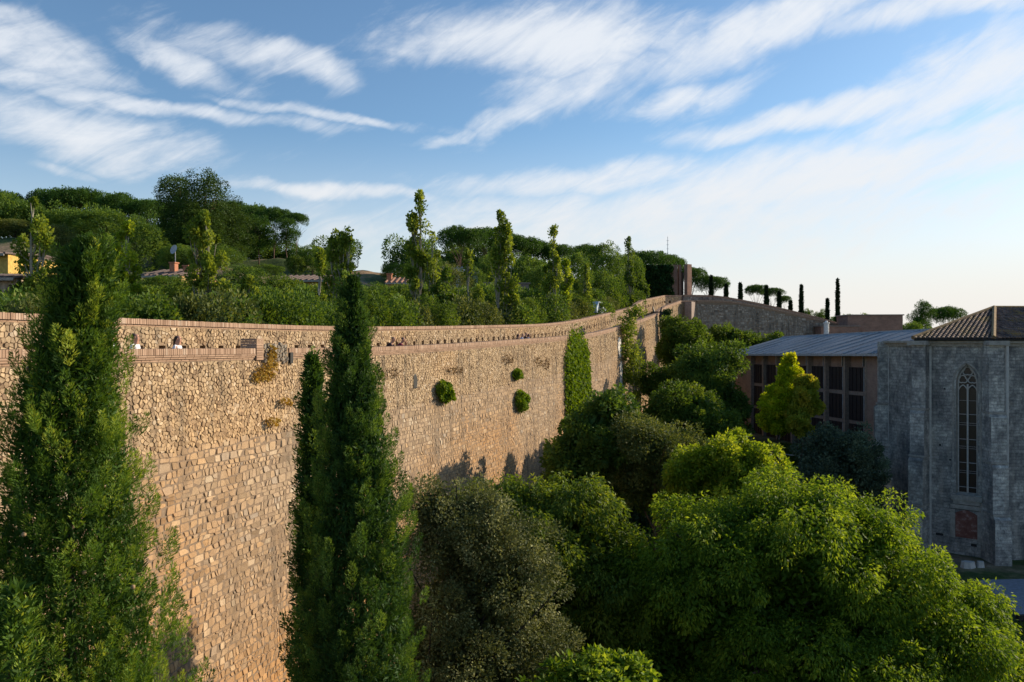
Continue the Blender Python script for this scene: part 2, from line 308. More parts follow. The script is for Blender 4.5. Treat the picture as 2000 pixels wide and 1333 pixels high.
def plain(name, col, rough=.7, spec=.3, metal=0, var=.25):
    m, t, b = pmat(name); f = noise(t, 5, 6, rough=.6)
    t.links.new(ramp(t, f, [(.3, tuple(x * (1 - var) for x in col)), (.7, tuple(x * (1 + var) for x in col))]), b.inputs['Base Color'])
    b.inputs['Roughness'].default_value = rough; b.inputs['Specular IOR Level'].default_value = spec; b.inputs['Metallic'].default_value = metal; return m
M['louver'] = plain('dark_shutter', (.030, .022, .022)); M['glass'] = plain('dark_glass', (.02, .022, .026), .12, .6); M['churchglass'] = plain('church_glass', (.012, .012, .014), .3, .5)
M['fin'] = plain('concrete_fin', (.26, .195, .155)); M['metaldark'] = plain('dark_metal', (.02, .02, .02), .5); M['white'] = plain('white_paint', (.7, .7, .68)); M['greym'] = plain('grey_metal', (.35, .36, .38), .4)
M['yellow'] = plain('yellow_render', (.55, .36, .09)); M['ochrehouse'] = plain('ochre_render', (.48, .30, .12)); M['terracotta'] = plain('terracotta', (.42, .17, .09)); M['housetile'] = plain('house_roof_tiles', (.13, .10, .09), .9)
M['housetiler'] = plain('red_roof_tiles', (.30, .17, .11), .9); M['paleblue'] = plain('pale_blue_wall', (.42, .50, .56)); M['greybrown'] = plain('grey_brown_wall', (.25, .19, .16)); M['housestone'] = plain('pale_rubble_render', (.36, .29, .22), .95, .1, 0, .4)
M['asphalt'] = plain('blue_grey_slab', (.20, .22, .26), .8); M['skin'] = plain('skin', (.46, .25, .17), .5, .3, 0, .08); M['hair'] = plain('dark_hair', (.018, .012, .010), .5); M['lip'] = plain('lips', (.35, .12, .10), .5)
M['shirtw'] = plain('white_cotton', (.72, .72, .76), .9, .1, 0, .06); M['shirtd'] = plain('dark_cotton', (.035, .028, .035), .9, .1); M['shirtm'] = plain('maroon_cotton', (.13, .02, .04), .9, .1); M['shirtb'] = plain('pale_blue_cotton', (.45, .55, .75), .9, .1, 0, .06)
M['shirtp'] = plain('brown_cotton', (.12, .07, .05), .9, .1); M['jeans'] = plain('denim', (.05, .07, .12), .9, .1); M['wood'] = plain('weathered_wood', (.16, .12, .09)); M['cone'] = plain('cypress_cone_wood', (.30, .20, .11), .8)

# ------------------------------------------------------------------ wall path (plan line of the lit face, with the height of the inner coping)
def smooth_path(pts, it=2):
    pts = [np.array(p, float) for p in pts]
    for _ in range(it):
        q = [pts[0]]
        for a, b in zip(pts[:-1], pts[1:]): q += [a * .75 + b * .25, a * .25 + b * .75]
        pts = q + [pts[-1]]
    return np.array(pts)
class Path:
    def __init__(s, pts):
        s.P = np.array(pts, float); s.P[:, 2] -= .27; d = np.hypot(*(np.diff(s.P[:, :2], axis=0).T)); s.S = np.concatenate(([0], np.cumsum(d))); s.L = s.S[-1]
        tg = np.gradient(s.P[:, :2], s.S, axis=0); s.T = tg / np.linalg.norm(tg, axis=1)[:, None]
    def zc(s, q): return np.interp(q, s.S, s.P[:, 2])
    def at(s, q, off, z):
        q = np.asarray(q, float); x = np.interp(q, s.S, s.P[:, 0]); y = np.interp(q, s.S, s.P[:, 1])
        tx = np.interp(q, s.S, s.T[:, 0]); ty = np.interp(q, s.S, s.T[:, 1])
        return np.stack([x + ty * off, y - tx * off, np.broadcast_to(z, q.shape)], -1)   # off > 0 : towards the valley side
    def s_of_px(s, X):   # arc position seen at photo column X
        u = (X - 1000) / 1500; q = np.linspace(0, s.L, 4000); p = s.at(q, 0, 0); i = np.argmin(np.abs(p[:, 0] / np.maximum(p[:, 1], 1) - u) + (p[:, 1] < 2) * 9); return q[i]
W1 = Path(smooth_path([(-12.6, 1, -.17), (-10.9, 8, -.17), (-9.3, 13.9, -.19), (-8.1, 18.5, -.22), (-6.5, 24, -.26), (-4.7, 30, -.26), (-2.3, 36.4, -.13), (-.4, 41.5, .0), (3.9, 52.9, .32), (6.35, 59.5, .6), (9.4, 67.8, 1.24), (15.0, 82.7, 2.67), (17, 88, 3.28)]).tolist()
          + [(16.7, 88.6, 3.32), (18.6, 93, 4.2), (22.0, 100, 5.25), (24.2, 101.2, 5.3)])
W2 = Path(smooth_path([(24.2, 101.2, 5.35), (26, 102, 5.4), (29.5, 103, 5.36), (34.4, 105, 4.7), (39.6, 107, 3.8), (44.7, 109, 2.8), (50, 111, 1.6)]))

# ------------------------------------------------------------------ terrain
def sstep(x, a, b): q = np.clip((x - a) / (b - a), 0, 1); return q * q * (3 - 2 * q)
YW = np.array([-400] + W1.P[:, 1].tolist()); XW = np.array([-22.] + W1.P[:, 0].tolist()); ZW = np.array([-.17] + W1.P[:, 2].tolist())
def hash2(x, y): return .5 * np.sin(x * .31 + 1.3) * np.cos(y * .27 + .4) + .3 * np.sin(x * .13 - y * .17) + .2 * np.sin(x * .7 + y * .6)
def valley(x, y):
    h = -12.6 + 3.7 * sstep(y, 46, 62) + 3.4 * sstep(y, 80, 100)
    h = np.where(x > 27.5, -12.6 + 3.7 * sstep(y, 60, 75) + 3.4 * sstep(y, 80, 100), h)
    return h + .12 * hash2(x * 1.3, y * 1.3)
def ground(x, y):
    x = np.asarray(x, float); y = np.asarray(y, float)
    xw = np.interp(y, YW, XW); zw = np.interp(y, YW, ZW); d = (xw - x) * .94
    fd = .2 * np.maximum(d - 3, 0); fd = 12.5 * (1 - np.exp(-fd / 12.5)) * 1.15
    out = zw - 2.4 + fd + hash2(x, y) * np.clip(d / 20, 0, 1) * 1.4
    yf = np.interp(x, W2.P[:, 0], W2.P[:, 1]) + .0
    out2 = np.interp(x, [24, 30, 35, 40, 45, 52, 75, 140], [3.2, 3.4, 2.8, 1.9, .9, -.5, -1.0, -2.5]) + .3 * hash2(x, y)
    v = valley(x, y)
    k = sstep(d, .9, 1.7)                       # step hidden inside the wall
    h = v * (1 - k) + out * k
    kf = sstep(y - yf, .9, 1.7)
    far = np.where(x > 24.2, out2, out)
    bl = sstep(x, 16, 26); far = out * (1 - bl) + out2 * bl
    h = h * (1 - kf) + far * kf
    r = np.hypot(x, y); h = h * (1 - sstep(r, 260, 700)) + (-6) * sstep(r, 260, 700)
    return h
def g1(x, y): return float(ground(np.array([x]), np.array([y]))[0])
xs = np.concatenate((np.array([-6000, -2500, -1200, -700, -450, -320, -240, -190]), np.arange(-160, -30, 3.0), np.arange(-30, 60, .8), np.arange(60, 150, 3.0), np.array([170, 220, 300, 450, 700, 1200, 2500, 6000])))
ys = np.concatenate((np.array([-6000, -1500, -400, -150, -60, -30]), np.arange(-15, 118, .8), np.arange(118, 230, 3.0), np.array([240, 270, 320, 400, 550, 900, 1600, 3000, 7000, 12000])))
GX, GY = np.meshgrid(xs, ys); GZ = ground(GX, GY); nx, ny = len(xs), len(ys)
i = (np.arange(ny - 1)[:, None] * nx + np.arange(nx - 1)[None]).ravel()
me = mesh_np('ground', np.stack([GX, GY, GZ], -1).reshape(-1, 3), np.stack([i, i + 1, i + nx + 1, i + nx], -1), np.full(len(i), 4), smooth=True)
m, t, b = pmat('ground_soil_grass')
f1 = noise(t, .12, 6, rough=.6); f2 = noise(t, 3, 8, rough=.7)
gr = ramp(t, f2, [(.3, (.022, .042, .010)), (.55, (.05, .085, .018)), (.75, (.11, .125, .035))]); di = ramp(t, f2, [(.3, (.13, .095, .06)), (.7, (.30, .23, .15))])
t.links.new(mixc(t, ramp(t, f1, [(.48, (0, 0, 0)), (.60, (1, 1, 1))]), gr, di), b.inputs['Base Color']); bump(t, b, f2, .8, .1); M['ground'] = m
tag(link('ground', me, m), kind='structure')

# ------------------------------------------------------------------ masonry
rng = np.random.default_rng(5)
class Stones:
    def __init__(s): s.q = []; s.z = []; s.o = []; s.loops = []; s.sizes = []; s.t = []
    def stone(s, ring, base, h, tint, tilt=(0, 0), inset=.1):
        ring = np.asarray(ring); n = len(ring); c = ring.mean(0); b = len(s.q)
        inner = c + (ring - c) * (1 - inset)
        s.q += ring[:, 0].tolist() + inner[:, 0].tolist(); s.z += ring[:, 1].tolist() + inner[:, 1].tolist()
        ho = h + (inner[:, 0] - c[0]) * tilt[0] + (inner[:, 1] - c[1]) * tilt[1]
        s.o += [base] * n + (base + ho).tolist()
        for k in range(n):
            k2 = (k + 1) % n; s.loops += [b + k, b + k2, b + n + k2, b + n + k]; s.sizes.append(4); s.t.append(tint)
        s.loops += [b + n + k for k in range(n)]; s.sizes.append(n); s.t.append(tint)
    def build(s, name, path, mat, parent, batter=0.0, off0=0.0):
        q = np.array(s.q); z = np.array(s.z); o = np.array(s.o) + off0
        o = o + np.maximum(path.zc(q) - z, 0) * batter
        me = mesh_np(name, path.at(q, o, z), s.loops, s.sizes, s.t, uv=np.stack([q, z], -1))
        return link(name, me, mat, parent)
def chamfer(quad, r, rg):
    out = []
    for k in range(4):
        a = quad[k - 1]; b_ = quad[k]; c = quad[(k + 1) % 4]
        la = np.linalg.norm(a - b_); lc = np.linalg.norm(c - b_); d = min(la, lc) * rg.uniform(*r)
        out += [b_ + (a - b_) / la * d, b_ + (c - b_) / lc * d]
    return np.array(out)
def coursed(path, s0, s1, zlo, top_fn, rg, skip=None, wr=(.13, .33), hr=(.115, .215), jit=.012):
    S = Stones(); z = zlo; k = 0
    zmax = float(np.max(path.P[:, 2]))
    while z < zmax:
        h = rg.uniform(*hr); ph = rg.uniform(0, 6.28, 3)
        wav = lambda q, kk: .035 * math.sin(q * .9 + kk * 1.1) + .02 * math.sin(q * 2.7 + kk * 2.3)
        q = s0 + rg.uniform(0, .3); prev = q; pt = 0
        small = rg.random() < .3
        while q < s1:
            w = rg.uniform(*wr) * (.62 if small else 1) * (.8 + .6 * rg.random()); q2 = q + w; tilt = rg.uniform(-.04, .04)
            tp = top_fn(q)
            if z + h < tp + 1e-6 and not (skip and skip(q + w / 2, z + h / 2)):
                bl = np.array([q + pt, z + wav(q, k)]); br_ = np.array([q2 + tilt, z + wav(q2, k)]); tr_ = np.array([q2 - tilt, z + h + wav(q2, k + 1)]); tl = np.array([q - pt, z + h + wav(q, k + 1)])
                quads = [np.array([bl, br_, tr_, tl])]
                r_ = rg.random()
                if r_ < .14 and h > .17:
                    f = rg.uniform(.35, .65); ml = bl + (tl - bl) * f; mr_ = br_ + (tr_ - br_) * (f + rg.uniform(-.12, .12)); quads = [np.array([bl, br_, mr_, ml]), np.array([ml, mr_, tr_, tl])]
                elif r_ < .22 and w > .28:
                    f = rg.uniform(.4, .6); mb = bl + (br_ - bl) * f; mt = tl + (tr_ - tl) * (f + rg.uniform(-.15, .15)); quads = [np.array([bl, mb, mt, tl]), np.array([mb, br_, tr_, mt])]
                for Q in quads:
                    c = Q.mean(0); g = .008 + .009 * rg.random()
                    Q = Q + rg.uniform(-jit, jit, (4, 2)); dd = c - Q; ln = np.linalg.norm(dd, axis=1)[:, None]; Q = Q + dd / ln * np.minimum(g * 1.5, ln * .3)
                    ring = chamfer(Q, (.05, .22), rg); sz = min(w, h)
                    S.stone(ring, -.02, rg.uniform(.010, .030), np.clip(rg.normal(.5, .26), 0, 1), (rg.normal(0, .07), rg.normal(0, .07)), rg.uniform(.05, .14))
            q = q2; pt = tilt
        z += h; k += 1
    return S
def voronoi_cells(s0, s1, vr, cell, rg, top=None):
    """irregular rubble: v is depth below the coping line"""
    n0 = int((s1 - s0) / cell) + 4; n1 = int((vr[1] - vr[0]) / cell) + 4
    pts = []; inside = []
    for a in range(n0):
        for b_ in range(n1):
            p = (s0 + (a - 1.5 + rg.uniform(-.47, .47)) * cell, vr[0] + (b_ - 1.5 + rg.uniform(-.47, .47)) * cell)
            pts.append(p); inside.append(s0 < p[0] < s1 and vr[0] < p[1] < vr[1])
    vs, es, fs, ov, oe, of = delaunay_2d_cdt([Vector(p) for p in pts], [], [], 0, 1e-6)
    cc = []
    around = {}
    for fi, f in enumerate(fs):
        a, b_, c = [vs[j] for j in f[:3]]; d = 2 * (a.x * (b_.y - c.y) + b_.x * (c.y - a.y) + c.x * (a.y - b_.y))
        if abs(d) < 1e-9: cc.append((a.x, a.y)); continue
        a2, b2, c2 = a.length_squared, b_.length_squared, c.length_squared
        cc.append(((a2 * (b_.y - c.y) + b2 * (c.y - a.y) + c2 * (a.y - b_.y)) / d, (a2 * (c.x - b_.x) + b2 * (a.x - c.x) + c2 * (b_.x - a.x)) / d))
        for j in f[:3]: around.setdefault(j, []).append(fi)
    out = []
    for vi, fl in around.items():
        src = ov[vi][0] if ov[vi] else None
        if src is None or not inside[src]: continue
        c = vs[vi]; P = sorted([cc[f] for f in fl], key=lambda p: math.atan2(p[1] - c.y, p[0] - c.x)); P = np.array(P)
        if len(P) < 3 or np.max(np.abs(P - np.array([c.x, c.y]))) > cell * 1.6: continue
        out.append(P)
    return out
def rubble(path, s0, s1, vr, cell, rg, skip=None, raised=(.02, .06), base=-.012, clip=None):
    S = Stones(); u0 = s0
    while u0 < s1:
        u1 = min(u0 + 12, s1)
        for P in voronoi_cells(u0, u1, vr, cell, rg):
            c = P.mean(0)
            if skip and skip(c[0], c[1]): continue
            P = c + (P - c) * rg.uniform(.91, .985)
            if clip is not None: P[:, 1] = np.clip(P[:, 1], clip[0], clip[1])
            # round the corners a little
            Q = []
            for k in range(len(P)):
                a = P[k - 1]; b_ = P[k]; d = P[(k + 1) % len(P)]; Q += [b_ + (a - b_) * .14, b_ + (d - b_) * .14]
            Q = np.array(Q); Q = np.stack([Q[:, 0], path.zc(Q[:, 0]) - Q[:, 1]], -1)[::-1]
            S.stone(Q, base, rg.uniform(*raised), np.clip(rg.normal(.5, .27), 0, 1), (rg.normal(0, .12), rg.normal(0, .12)), rg.uniform(.08, .2))
        u0 = u1
    return S
def strip(path, s0, s1, step, profile, name, mat, parent, rel=True, cap=True):
    """sweep a closed (off, dz) section along the path; dz is measured from the coping line"""
    n = max(2, int((s1 - s0) / step) + 1); q = np.linspace(s0, s1, n); m_ = len(profile); V = []
    for (o, dz) in profile: V.append(path.at(q, o, (path.zc(q) + dz) if rel else np.full(n, dz)))
    V = np.stack(V, 1).reshape(-1, 3); F = []
    for k in range(m_):
        k2 = (k + 1) % m_; a = np.arange(n - 1) * m_
        F.append(np.stack([a + k, a + k2, a + m_ + k2, a + m_ + k], -1))
    F = np.concatenate(F); loops = F.ravel().tolist(); sizes = [4] * len(F)
    if cap: loops += list(range(m_)) + [(n - 1) * m_ + k for k in range(m_)]; sizes += [m_, m_]
    uv = np.stack([np.repeat(q, m_), V[:, 2]], -1)
    return link(name, mesh_np(name, V, loops, sizes, [.5] * len(sizes), uv=uv), mat, parent)
def coping(path, s0, s1, o_in, o_out, z0, nsold, ncourse, rg, name, parent, gaps=()):
    """brick coping: soldier bricks on top of flat courses; o_out is the valley side"""
    mb_q = []; mb_o = []; mb_z = []; loops = []; sizes = []; ti = []
    def bx(a, b_, o0, o1, za, zb, tt):
        n = len(mb_q)
        for zz in (za, zb):
            for (q, o) in ((a, o0), (b_, o0), (b_, o1), (a, o1)): mb_q.append(q); mb_o.append(o); mb_z.append(zz)
        for f in ((3, 2, 1, 0), (4, 5, 6, 7), (0, 1, 5, 4), (1, 2, 6, 5), (2, 3, 7, 6), (3, 0, 4, 7)): loops.extend([n + i for i in f]); sizes.append(4); ti.append(tt)
    g = lambda q: any(a < q < b_ for a, b_ in gaps)
    ch = .052
    z = z0
    for c in range(ncourse):
        q = s0 + rg.uniform(0, .2); out = o_out + (.0, .03, .055, .06)[min(c, 3)]
        while q < s1:
            w = .27
            if not g(q + w / 2): bx(q, q + w - .012, o_in, out + rg.uniform(-.004, .004), z, z + ch - .010, np.clip(rg.normal(.45, .12), 0, 1))
            q += w
        z += ch
    q = s0; hs = .150
    while q < s1:
        if not g(q + .03):
            e = rg.uniform(-.005, .005); bx(q, q + .056, o_in + .01, o_out + .05 + e, z, z + hs + e, np.clip(rg.normal(.55, .22), 0, 1))
        q += .068
    q = np.array(mb_q); V = path.at(q, np.array(mb_o), path.zc(q) + np.array(mb_z))
    return link(name, mesh_np(name, V, loops, sizes, ti, uv=np.stack([q, V[:, 2]], -1)), M['brick'], parent)

BAT = .035
wall = empty('town_wall', (-8.1, 18.5, -12.6), label='long medieval town wall of sunlit ochre stone with brick-capped parapets and walkway', cat='wall')
wall.location = (0, 0, 0)
L1 = W1.L; RUB = 1.25
def band(q): return RUB + .35 * math.sin(q * .21) + .2 * math.sin(q * .63 + 1)
S = coursed(W1, 6, L1 - .1, -12.9, lambda q: float(W1.zc(q)) - band(q), rng)
S.build('ashlar_facing', W1, M['stone'], wall, BAT)
S = rubble(W1, 6, L1 - .1, (.02, 2.1), .102, rng, base=-.02, raised=(.022, .05), clip=(.015, 9)); S.build('rubble_facing', W1, M['rubble'], wall, BAT)
# core under the facings: battered mass up to the walk, plus the inner parapet
def core(path, name, parent, s0, s1, zb=-13.2, mat=None):
    q = np.linspace(s0, s1, max(3, int((s1 - s0) / .8))); zc_ = path.zc(q); V = []
    sec = [(lambda z: -.012, 0), ]
    rows = [(-.012, -.0), None]
    cols = []
    cols.append(path.at(q, -.012 + (zc_ - zb) * BAT, np.full(len(q), zb)))
    cols.append(path.at(q, np.full(len(q), -.012), zc_ - .004))
    cols.append(path.at(q, np.full(len(q), -.42), zc_ - .004))
    cols.append(path.at(q, np.full(len(q), -.42), zc_ - 1.10))
    cols.append(path.at(q, np.full(len(q), -3.2), zc_ - 1.10))
    cols.append(path.at(q, np.full(len(q), -3.2), np.full(len(q), zb)))
    V = np.stack(cols, 1).reshape(-1, 3); m_ = 6; n = len(q); F = []
    for k in range(m_):
        k2 = (k + 1) % m_; a = np.arange(n - 1) * m_; F.append(np.stack([a + k, a + k2, a + m_ + k2, a + m_ + k], -1))
    F = np.concatenate(F); loops = F.ravel().tolist() + list(range(m_)) + [(n - 1) * m_ + k for k in range(m_)]
    return link(name, mesh_np(name, V, loops, [4] * len(F) + [m_, m_], uv=np.stack([np.repeat(q, m_), V[:, 2]], -1)), mat or M['mortar'], parent)
core(W1, 'core', wall, 4, L1)
strip(W1, 4, L1, .8, [(-.42, -1.096), (-.42, -.86), (-2.75, -.86), (-2.75, -1.096)], 'walkway', M['paving'], wall)
sA, sB = W1.s_of_px(497), W1.s_of_px(562)
CH = .052 * 3 + .115 - .01
coping(W1, 5, L1, -.44, .0, -.001, 0, 3, rng, 'inner_coping', wall, gaps=((sA, sB),))
# outer parapet, pierced by loopholes
LS = .86; OFF = -2.75; TOP = .91
holes = np.arange(6.2, L1 - 1, LS); HW = .13; H0, H1 = .08, .38
inhole = lambda q, v, g=.03: (abs(((q - 6.2 + LS / 2) % LS) - LS / 2) < HW + g) and (-H1 - g < v < -H0 + g)
strip(W1, 4, L1, .8, [(OFF, -1.3), (OFF, H0), (OFF - .45, H0), (OFF - .45, -2.4)], 'outer_parapet_base', M['mortarp'], wall)
strip(W1, 4, L1, .8, [(OFF, H1), (OFF, TOP - .002), (OFF - .45, TOP - .002), (OFF - .45, H1)], 'outer_parapet_head', M['mortarp'], wall)
mbq = []; mbo = []; mbz = []; loops = []; sizes = []
for a, b_ in zip(np.concatenate(([4], holes + HW)), np.concatenate((holes - HW, [L1]))):
    if b_ - a < .05: continue
    n = len(mbq)
    for zz in (H0 + .001, H1 - .001):
        for (q, o) in ((a, OFF - .447), (b_, OFF - .447), (b_, OFF - .003), (a, OFF - .003)): mbq.append(q); mbo.append(o); mbz.append(zz)
    for f in ((3, 2, 1, 0), (4, 5, 6, 7), (0, 1, 5, 4), (1, 2, 6, 5), (2, 3, 7, 6), (3, 0, 4, 7)): loops.extend([n + i for i in f]); sizes.append(4)
q = np.array(mbq); V = W1.at(q, np.array(mbo), W1.zc(q) + np.array(mbz)); link('outer_parapet_piers', mesh_np('outer_parapet_piers', V, loops, sizes, uv=np.stack([q, V[:, 2]], -1)), M['mortarp'], wall)
S = rubble(W1, 6, L1 - .1, (-TOP - .02, .62), .125, rng, skip=lambda q, v: inhole(q, v, .05), raised=(.028, .055), clip=(-TOP + .01, .66)); S.build('outer_parapet_facing', W1, M['rubble'], wall, 0, OFF)
coping(W1, 5, L1, OFF - .47, OFF, TOP, 0, 1, rng, 'outer_coping', wall)
# brick pier and blocked stone box in the gap of the inner coping
def pbox(path, a, b_, o0, o1, z0, z1, mb, t=.5):
    P = [path.at(np.array([q]), o, 0)[0] for q, o in ((a, o0), (b_, o0), (b_, o1), (a, o1))]; zc_ = float(path.zc((a + b_) / 2))
    mb.hexa([(p[0], p[1], zc_ + z0) for p in P] + [(p[0], p[1], zc_ + z1) for p in P], t)
mb = MB(); s1_ = W1.s_of_px(511)
for k in range(9):
    pbox(W1, sA, s1_, -.46, .07, -.02 + k * .068, -.02 + k * .068 + .058, mb, rng.uniform(.2, .8))
mb.build('brick_pier', M['brick'], wall)
mb = MB(); pbox(W1, s1_ + .01, sB, -.5, .03, -.1, .20, mb); pbox(W1, s1_ + .01, s1_ + 1.3, -.5, .03, .2, .42, mb); mb.build('blocked_turret', M['mortarp'], wall)
S = Stones()
for P in voronoi_cells(s1_ + .05, sB - .05, (-.44, .12), .13, rng):
    c = P.mean(0)
    if -c[1] > .2 and c[0] > s1_ + 1.25: continue
    P = c + (P - c) * .88; Q = np.stack([P[:, 0], W1.zc(P[:, 0]) - P[:, 1]], -1)[::-1]; S.stone(Q, .02, rng.uniform(.03, .06), np.clip(rng.normal(.4, .25), 0, 1), (0, 0), .2)
S.build('blocked_turret_facing', W1, M['greystone'], wall)
mb = MB(); pbox(W1, s1_ + .35, s1_ + .5, .0, .085, .05, .22, mb); pbox(W1, s1_ + 1.35, s1_ + 1.5, .0, .085, -.15, .18, mb); mb.build('weep_slot', M['metaldark'], wall)
# white plaster remains
S = Stones(); sp = W1.s_of_px(1211)
for (dq, z0_, w, h) in ((-.6, -.6, 1.6, 2.0), (-.3, -2.6, 1.2, 1.6), (.3, -4.6, 1.4, 1.6), (-.5, -3.6, .9, 1.3), (.9, -6.3, 1.0, 1.5)):
    n = 14; ring = [(sp + dq + w / 2 * math.cos(a) * rng.uniform(.7, 1.1), z0_ + h / 2 * math.sin(a) * rng.uniform(.8, 1.1)) for a in np.linspace(0, 2 * math.pi, n, endpoint=False)]
    S.stone(np.array(ring), .03, .05, .5, (0, 0), .06)
S.build('plaster_patch', W1, M['plaster'], wall, BAT)
# dark put-log hole
S = Stones(); qh = W1.s_of_px(808); S.stone(np.array([(qh - .16, -1.95), (qh + .16, -1.95), (qh + .2, -1.6), (qh + .08, -1.35), (qh - .12, -1.4)]), .035, .003, .5, (0, 0), .1); S.build('putlog_hole', W1, M['metaldark'], wall, BAT)

# far grey wall
wall2 = empty('hilltop_wall', label='shaded grey rampart on the slope beyond the corner, cypresses lined up behind it', cat='wall')
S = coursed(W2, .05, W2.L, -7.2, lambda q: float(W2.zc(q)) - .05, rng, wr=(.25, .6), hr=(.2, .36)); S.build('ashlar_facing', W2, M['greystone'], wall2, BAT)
core(W2, 'core', wall2, 0.02, W2.L, -8.5)
coping(W2, 0.1, W2.L, -.44, 0, -.001, 0, 3, rng, 'inner_coping', wall2)
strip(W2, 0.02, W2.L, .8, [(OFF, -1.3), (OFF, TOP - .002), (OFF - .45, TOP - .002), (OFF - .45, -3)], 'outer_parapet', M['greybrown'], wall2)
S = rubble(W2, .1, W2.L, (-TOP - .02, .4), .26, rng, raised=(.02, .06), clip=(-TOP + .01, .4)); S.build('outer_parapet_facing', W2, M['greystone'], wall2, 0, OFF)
coping(W2, .1, W2.L, OFF - .47, OFF, TOP, 0, 2, rng, 'outer_coping', wall2)
mb = MB(); p = W1.at(np.array([L1 - 1.2]), .25, 0)[0]; mb.box((p[0], p[1], -1.3), (2.2, .9, 12.8), R(64)); mb.build('corner_buttress', M['greybrown'], wall2)

# iron pipe with bracket at the wall's jog
pp = px(1288, 640, 87.4); dp = empty('drainpipe', pp, label='black iron downpipe with a forked bracket at the corner of the wall', cat='pipe')
mb = MB(); mb.tube([(0, 0, -6), (0, 0, 1.4)], .16); mb.tube([(0, 0, .2), (.9, -.3, -.6), (1.0, -.3, -6)], .13); mb.build('pipe', M['metaldark'], dp)
mb = MB(); mb.box((-.2, 0, 1.6), (1.5, .5, .6), .3); mb.tube([(-.6, 0, 1.7), (-.8, 0, 2.5)], [.15, .05]); mb.tube([(.1, 0, 1.7), (.25, 0, 2.4)], [.15, .05]); mb.build('bracket', M['metaldark'], dp)

# ------------------------------------------------------------------ foliage
def unit(v): return v / np.maximum(np.linalg.norm(v, axis=-1, keepdims=True), 1e-9)
def rdir(rg, n): return unit(rg.normal(size=(n, 3)))
def leaf_mesh(name, p, d, size, aspect, tint, rg, mat, parent=None, fold=False):
    n = len(p); d = unit(d); r = unit(np.cross(d, rdir(rg, n))); sz = (np.asarray(size) * np.ones(n))[:, None]
    w = sz * aspect * .5
    V = np.empty((n, 4, 3), dtype=np.float32)
    V[:, 0] = p; V[:, 1] = p + d * sz * .45 + r * w; V[:, 2] = p + d * sz; V[:, 3] = p + d * sz * .45 - r * w
    idx = np.arange(n * 4, dtype=np.int32)
    return link(name, mesh_np(name, V.reshape(-1, 3), idx, np.full(n, 4), np.clip(tint, 0, 1)), mat, parent)
def blob_leaves(rg, lobes, n, clump, size, droop=.3, shell=.35, nclump=None, flat=1.0, fill=.12, upb=.15, loose=.0, tvar=.17):
    """lobes: (x,y,z,rx,ry,rz). Leaves sit in clumps spread over the lobes' surfaces, with a thin inner fill."""
    Lb = np.array(lobes, float); area = (Lb[:, 3] * Lb[:, 4] + Lb[:, 3] * Lb[:, 5] + Lb[:, 4] * Lb[:, 5]); pr = area / area.sum()
    nc = nclump or int(max(12, area.sum() * 4.2 / (clump * clump) * .34)); C = []; Nn = []
    k = rg.choice(len(Lb), nc * 2, p=pr); dr = rdir(rg, nc * 2); dr[:, 2] += upb; dr = unit(dr)
    c = Lb[k, :3] + dr * Lb[k, 3:6] * rg.uniform(.74, 1.10, (nc * 2, 1))
    q = np.min(np.stack([np.linalg.norm((c - l[:3]) / l[3:6], axis=1) + (k == i) * 9 for i, l in enumerate(Lb)]), 0)
    keep = np.where(q > .72)[0][:nc]; c = c[keep]; dr = dr[keep]; nc = len(c)
    cr = clump * rg.uniform(.5, 1.5, nc); ct = rg.normal(.5, tvar * 1.35, nc)
    nl = int(n * (1 - fill)); j = rg.choice(nc, nl, p=cr ** 2 / np.sum(cr ** 2)); u = rdir(rg, nl) + dr[j] * .75; u = unit(u) * rg.uniform(0, 1, (nl, 1)) ** shell
    u[:, 2] *= flat
    p = c[j] + u * cr[j][:, None] * (1 + loose * rg.random((nl, 1)))
    d = unit(u) * .8 + dr[j] * .3 + rdir(rg, nl) * .7 + np.array([0, 0, -droop])
    ti = ct[j] + rg.normal(0, .15, nl)
    nf = n - nl; k = rg.choice(len(Lb), nf, p=pr); pf = Lb[k, :3] + rdir(rg, nf) * Lb[k, 3:6] * rg.uniform(.35, .85, (nf, 1))
    P = np.concatenate((p, pf)); D = np.concatenate((d, rdir(rg, nf))); T = np.concatenate((ti, np.full(nf, .3))); S_ = np.concatenate((size * rg.uniform(.6, 1.25, nl), size * 1.6 * np.ones(nf)))  # inner fill leaves tinted darker, shade inside the lobes put into colour
    return P, D, S_, T, c
def limbs(mb, rg, base, top, r0, tips, r1=.25, nb=8, wob=.06):
    base = Vector(base); top = Vector(top); n = 6; pts = []
    for i in range(n + 1):
        f = i / n; p = base.lerp(top, f); h = (top - base).length * wob * math.sin(f * 3.1)
        pts.append(p + Vector((rg.uniform(-1, 1) * h, rg.uniform(-1, 1) * h, 0)))
    mb.tube(pts, [r0 * (1 - (1 - r1) * (i / n)) * (1.25 if i == 0 else 1) for i in range(n + 1)], nb)
    for tip in tips:
        f = rg.uniform(.45, .95); s_ = pts[int(f * n)]; tip = Vector(tip); mid = s_.lerp(tip, .5) + Vector((rg.uniform(-.1, .1), rg.uniform(-.1, .1), .12)) * (tip - s_).length
        rr = r0 * (1 - (1 - r1) * f) * .5; mb.tube([s_, s_.lerp(mid, .5) + Vector((0, 0, .03)), mid, tip], [rr, rr * .8, rr * .55, rr * .2], max(4, nb - 3))
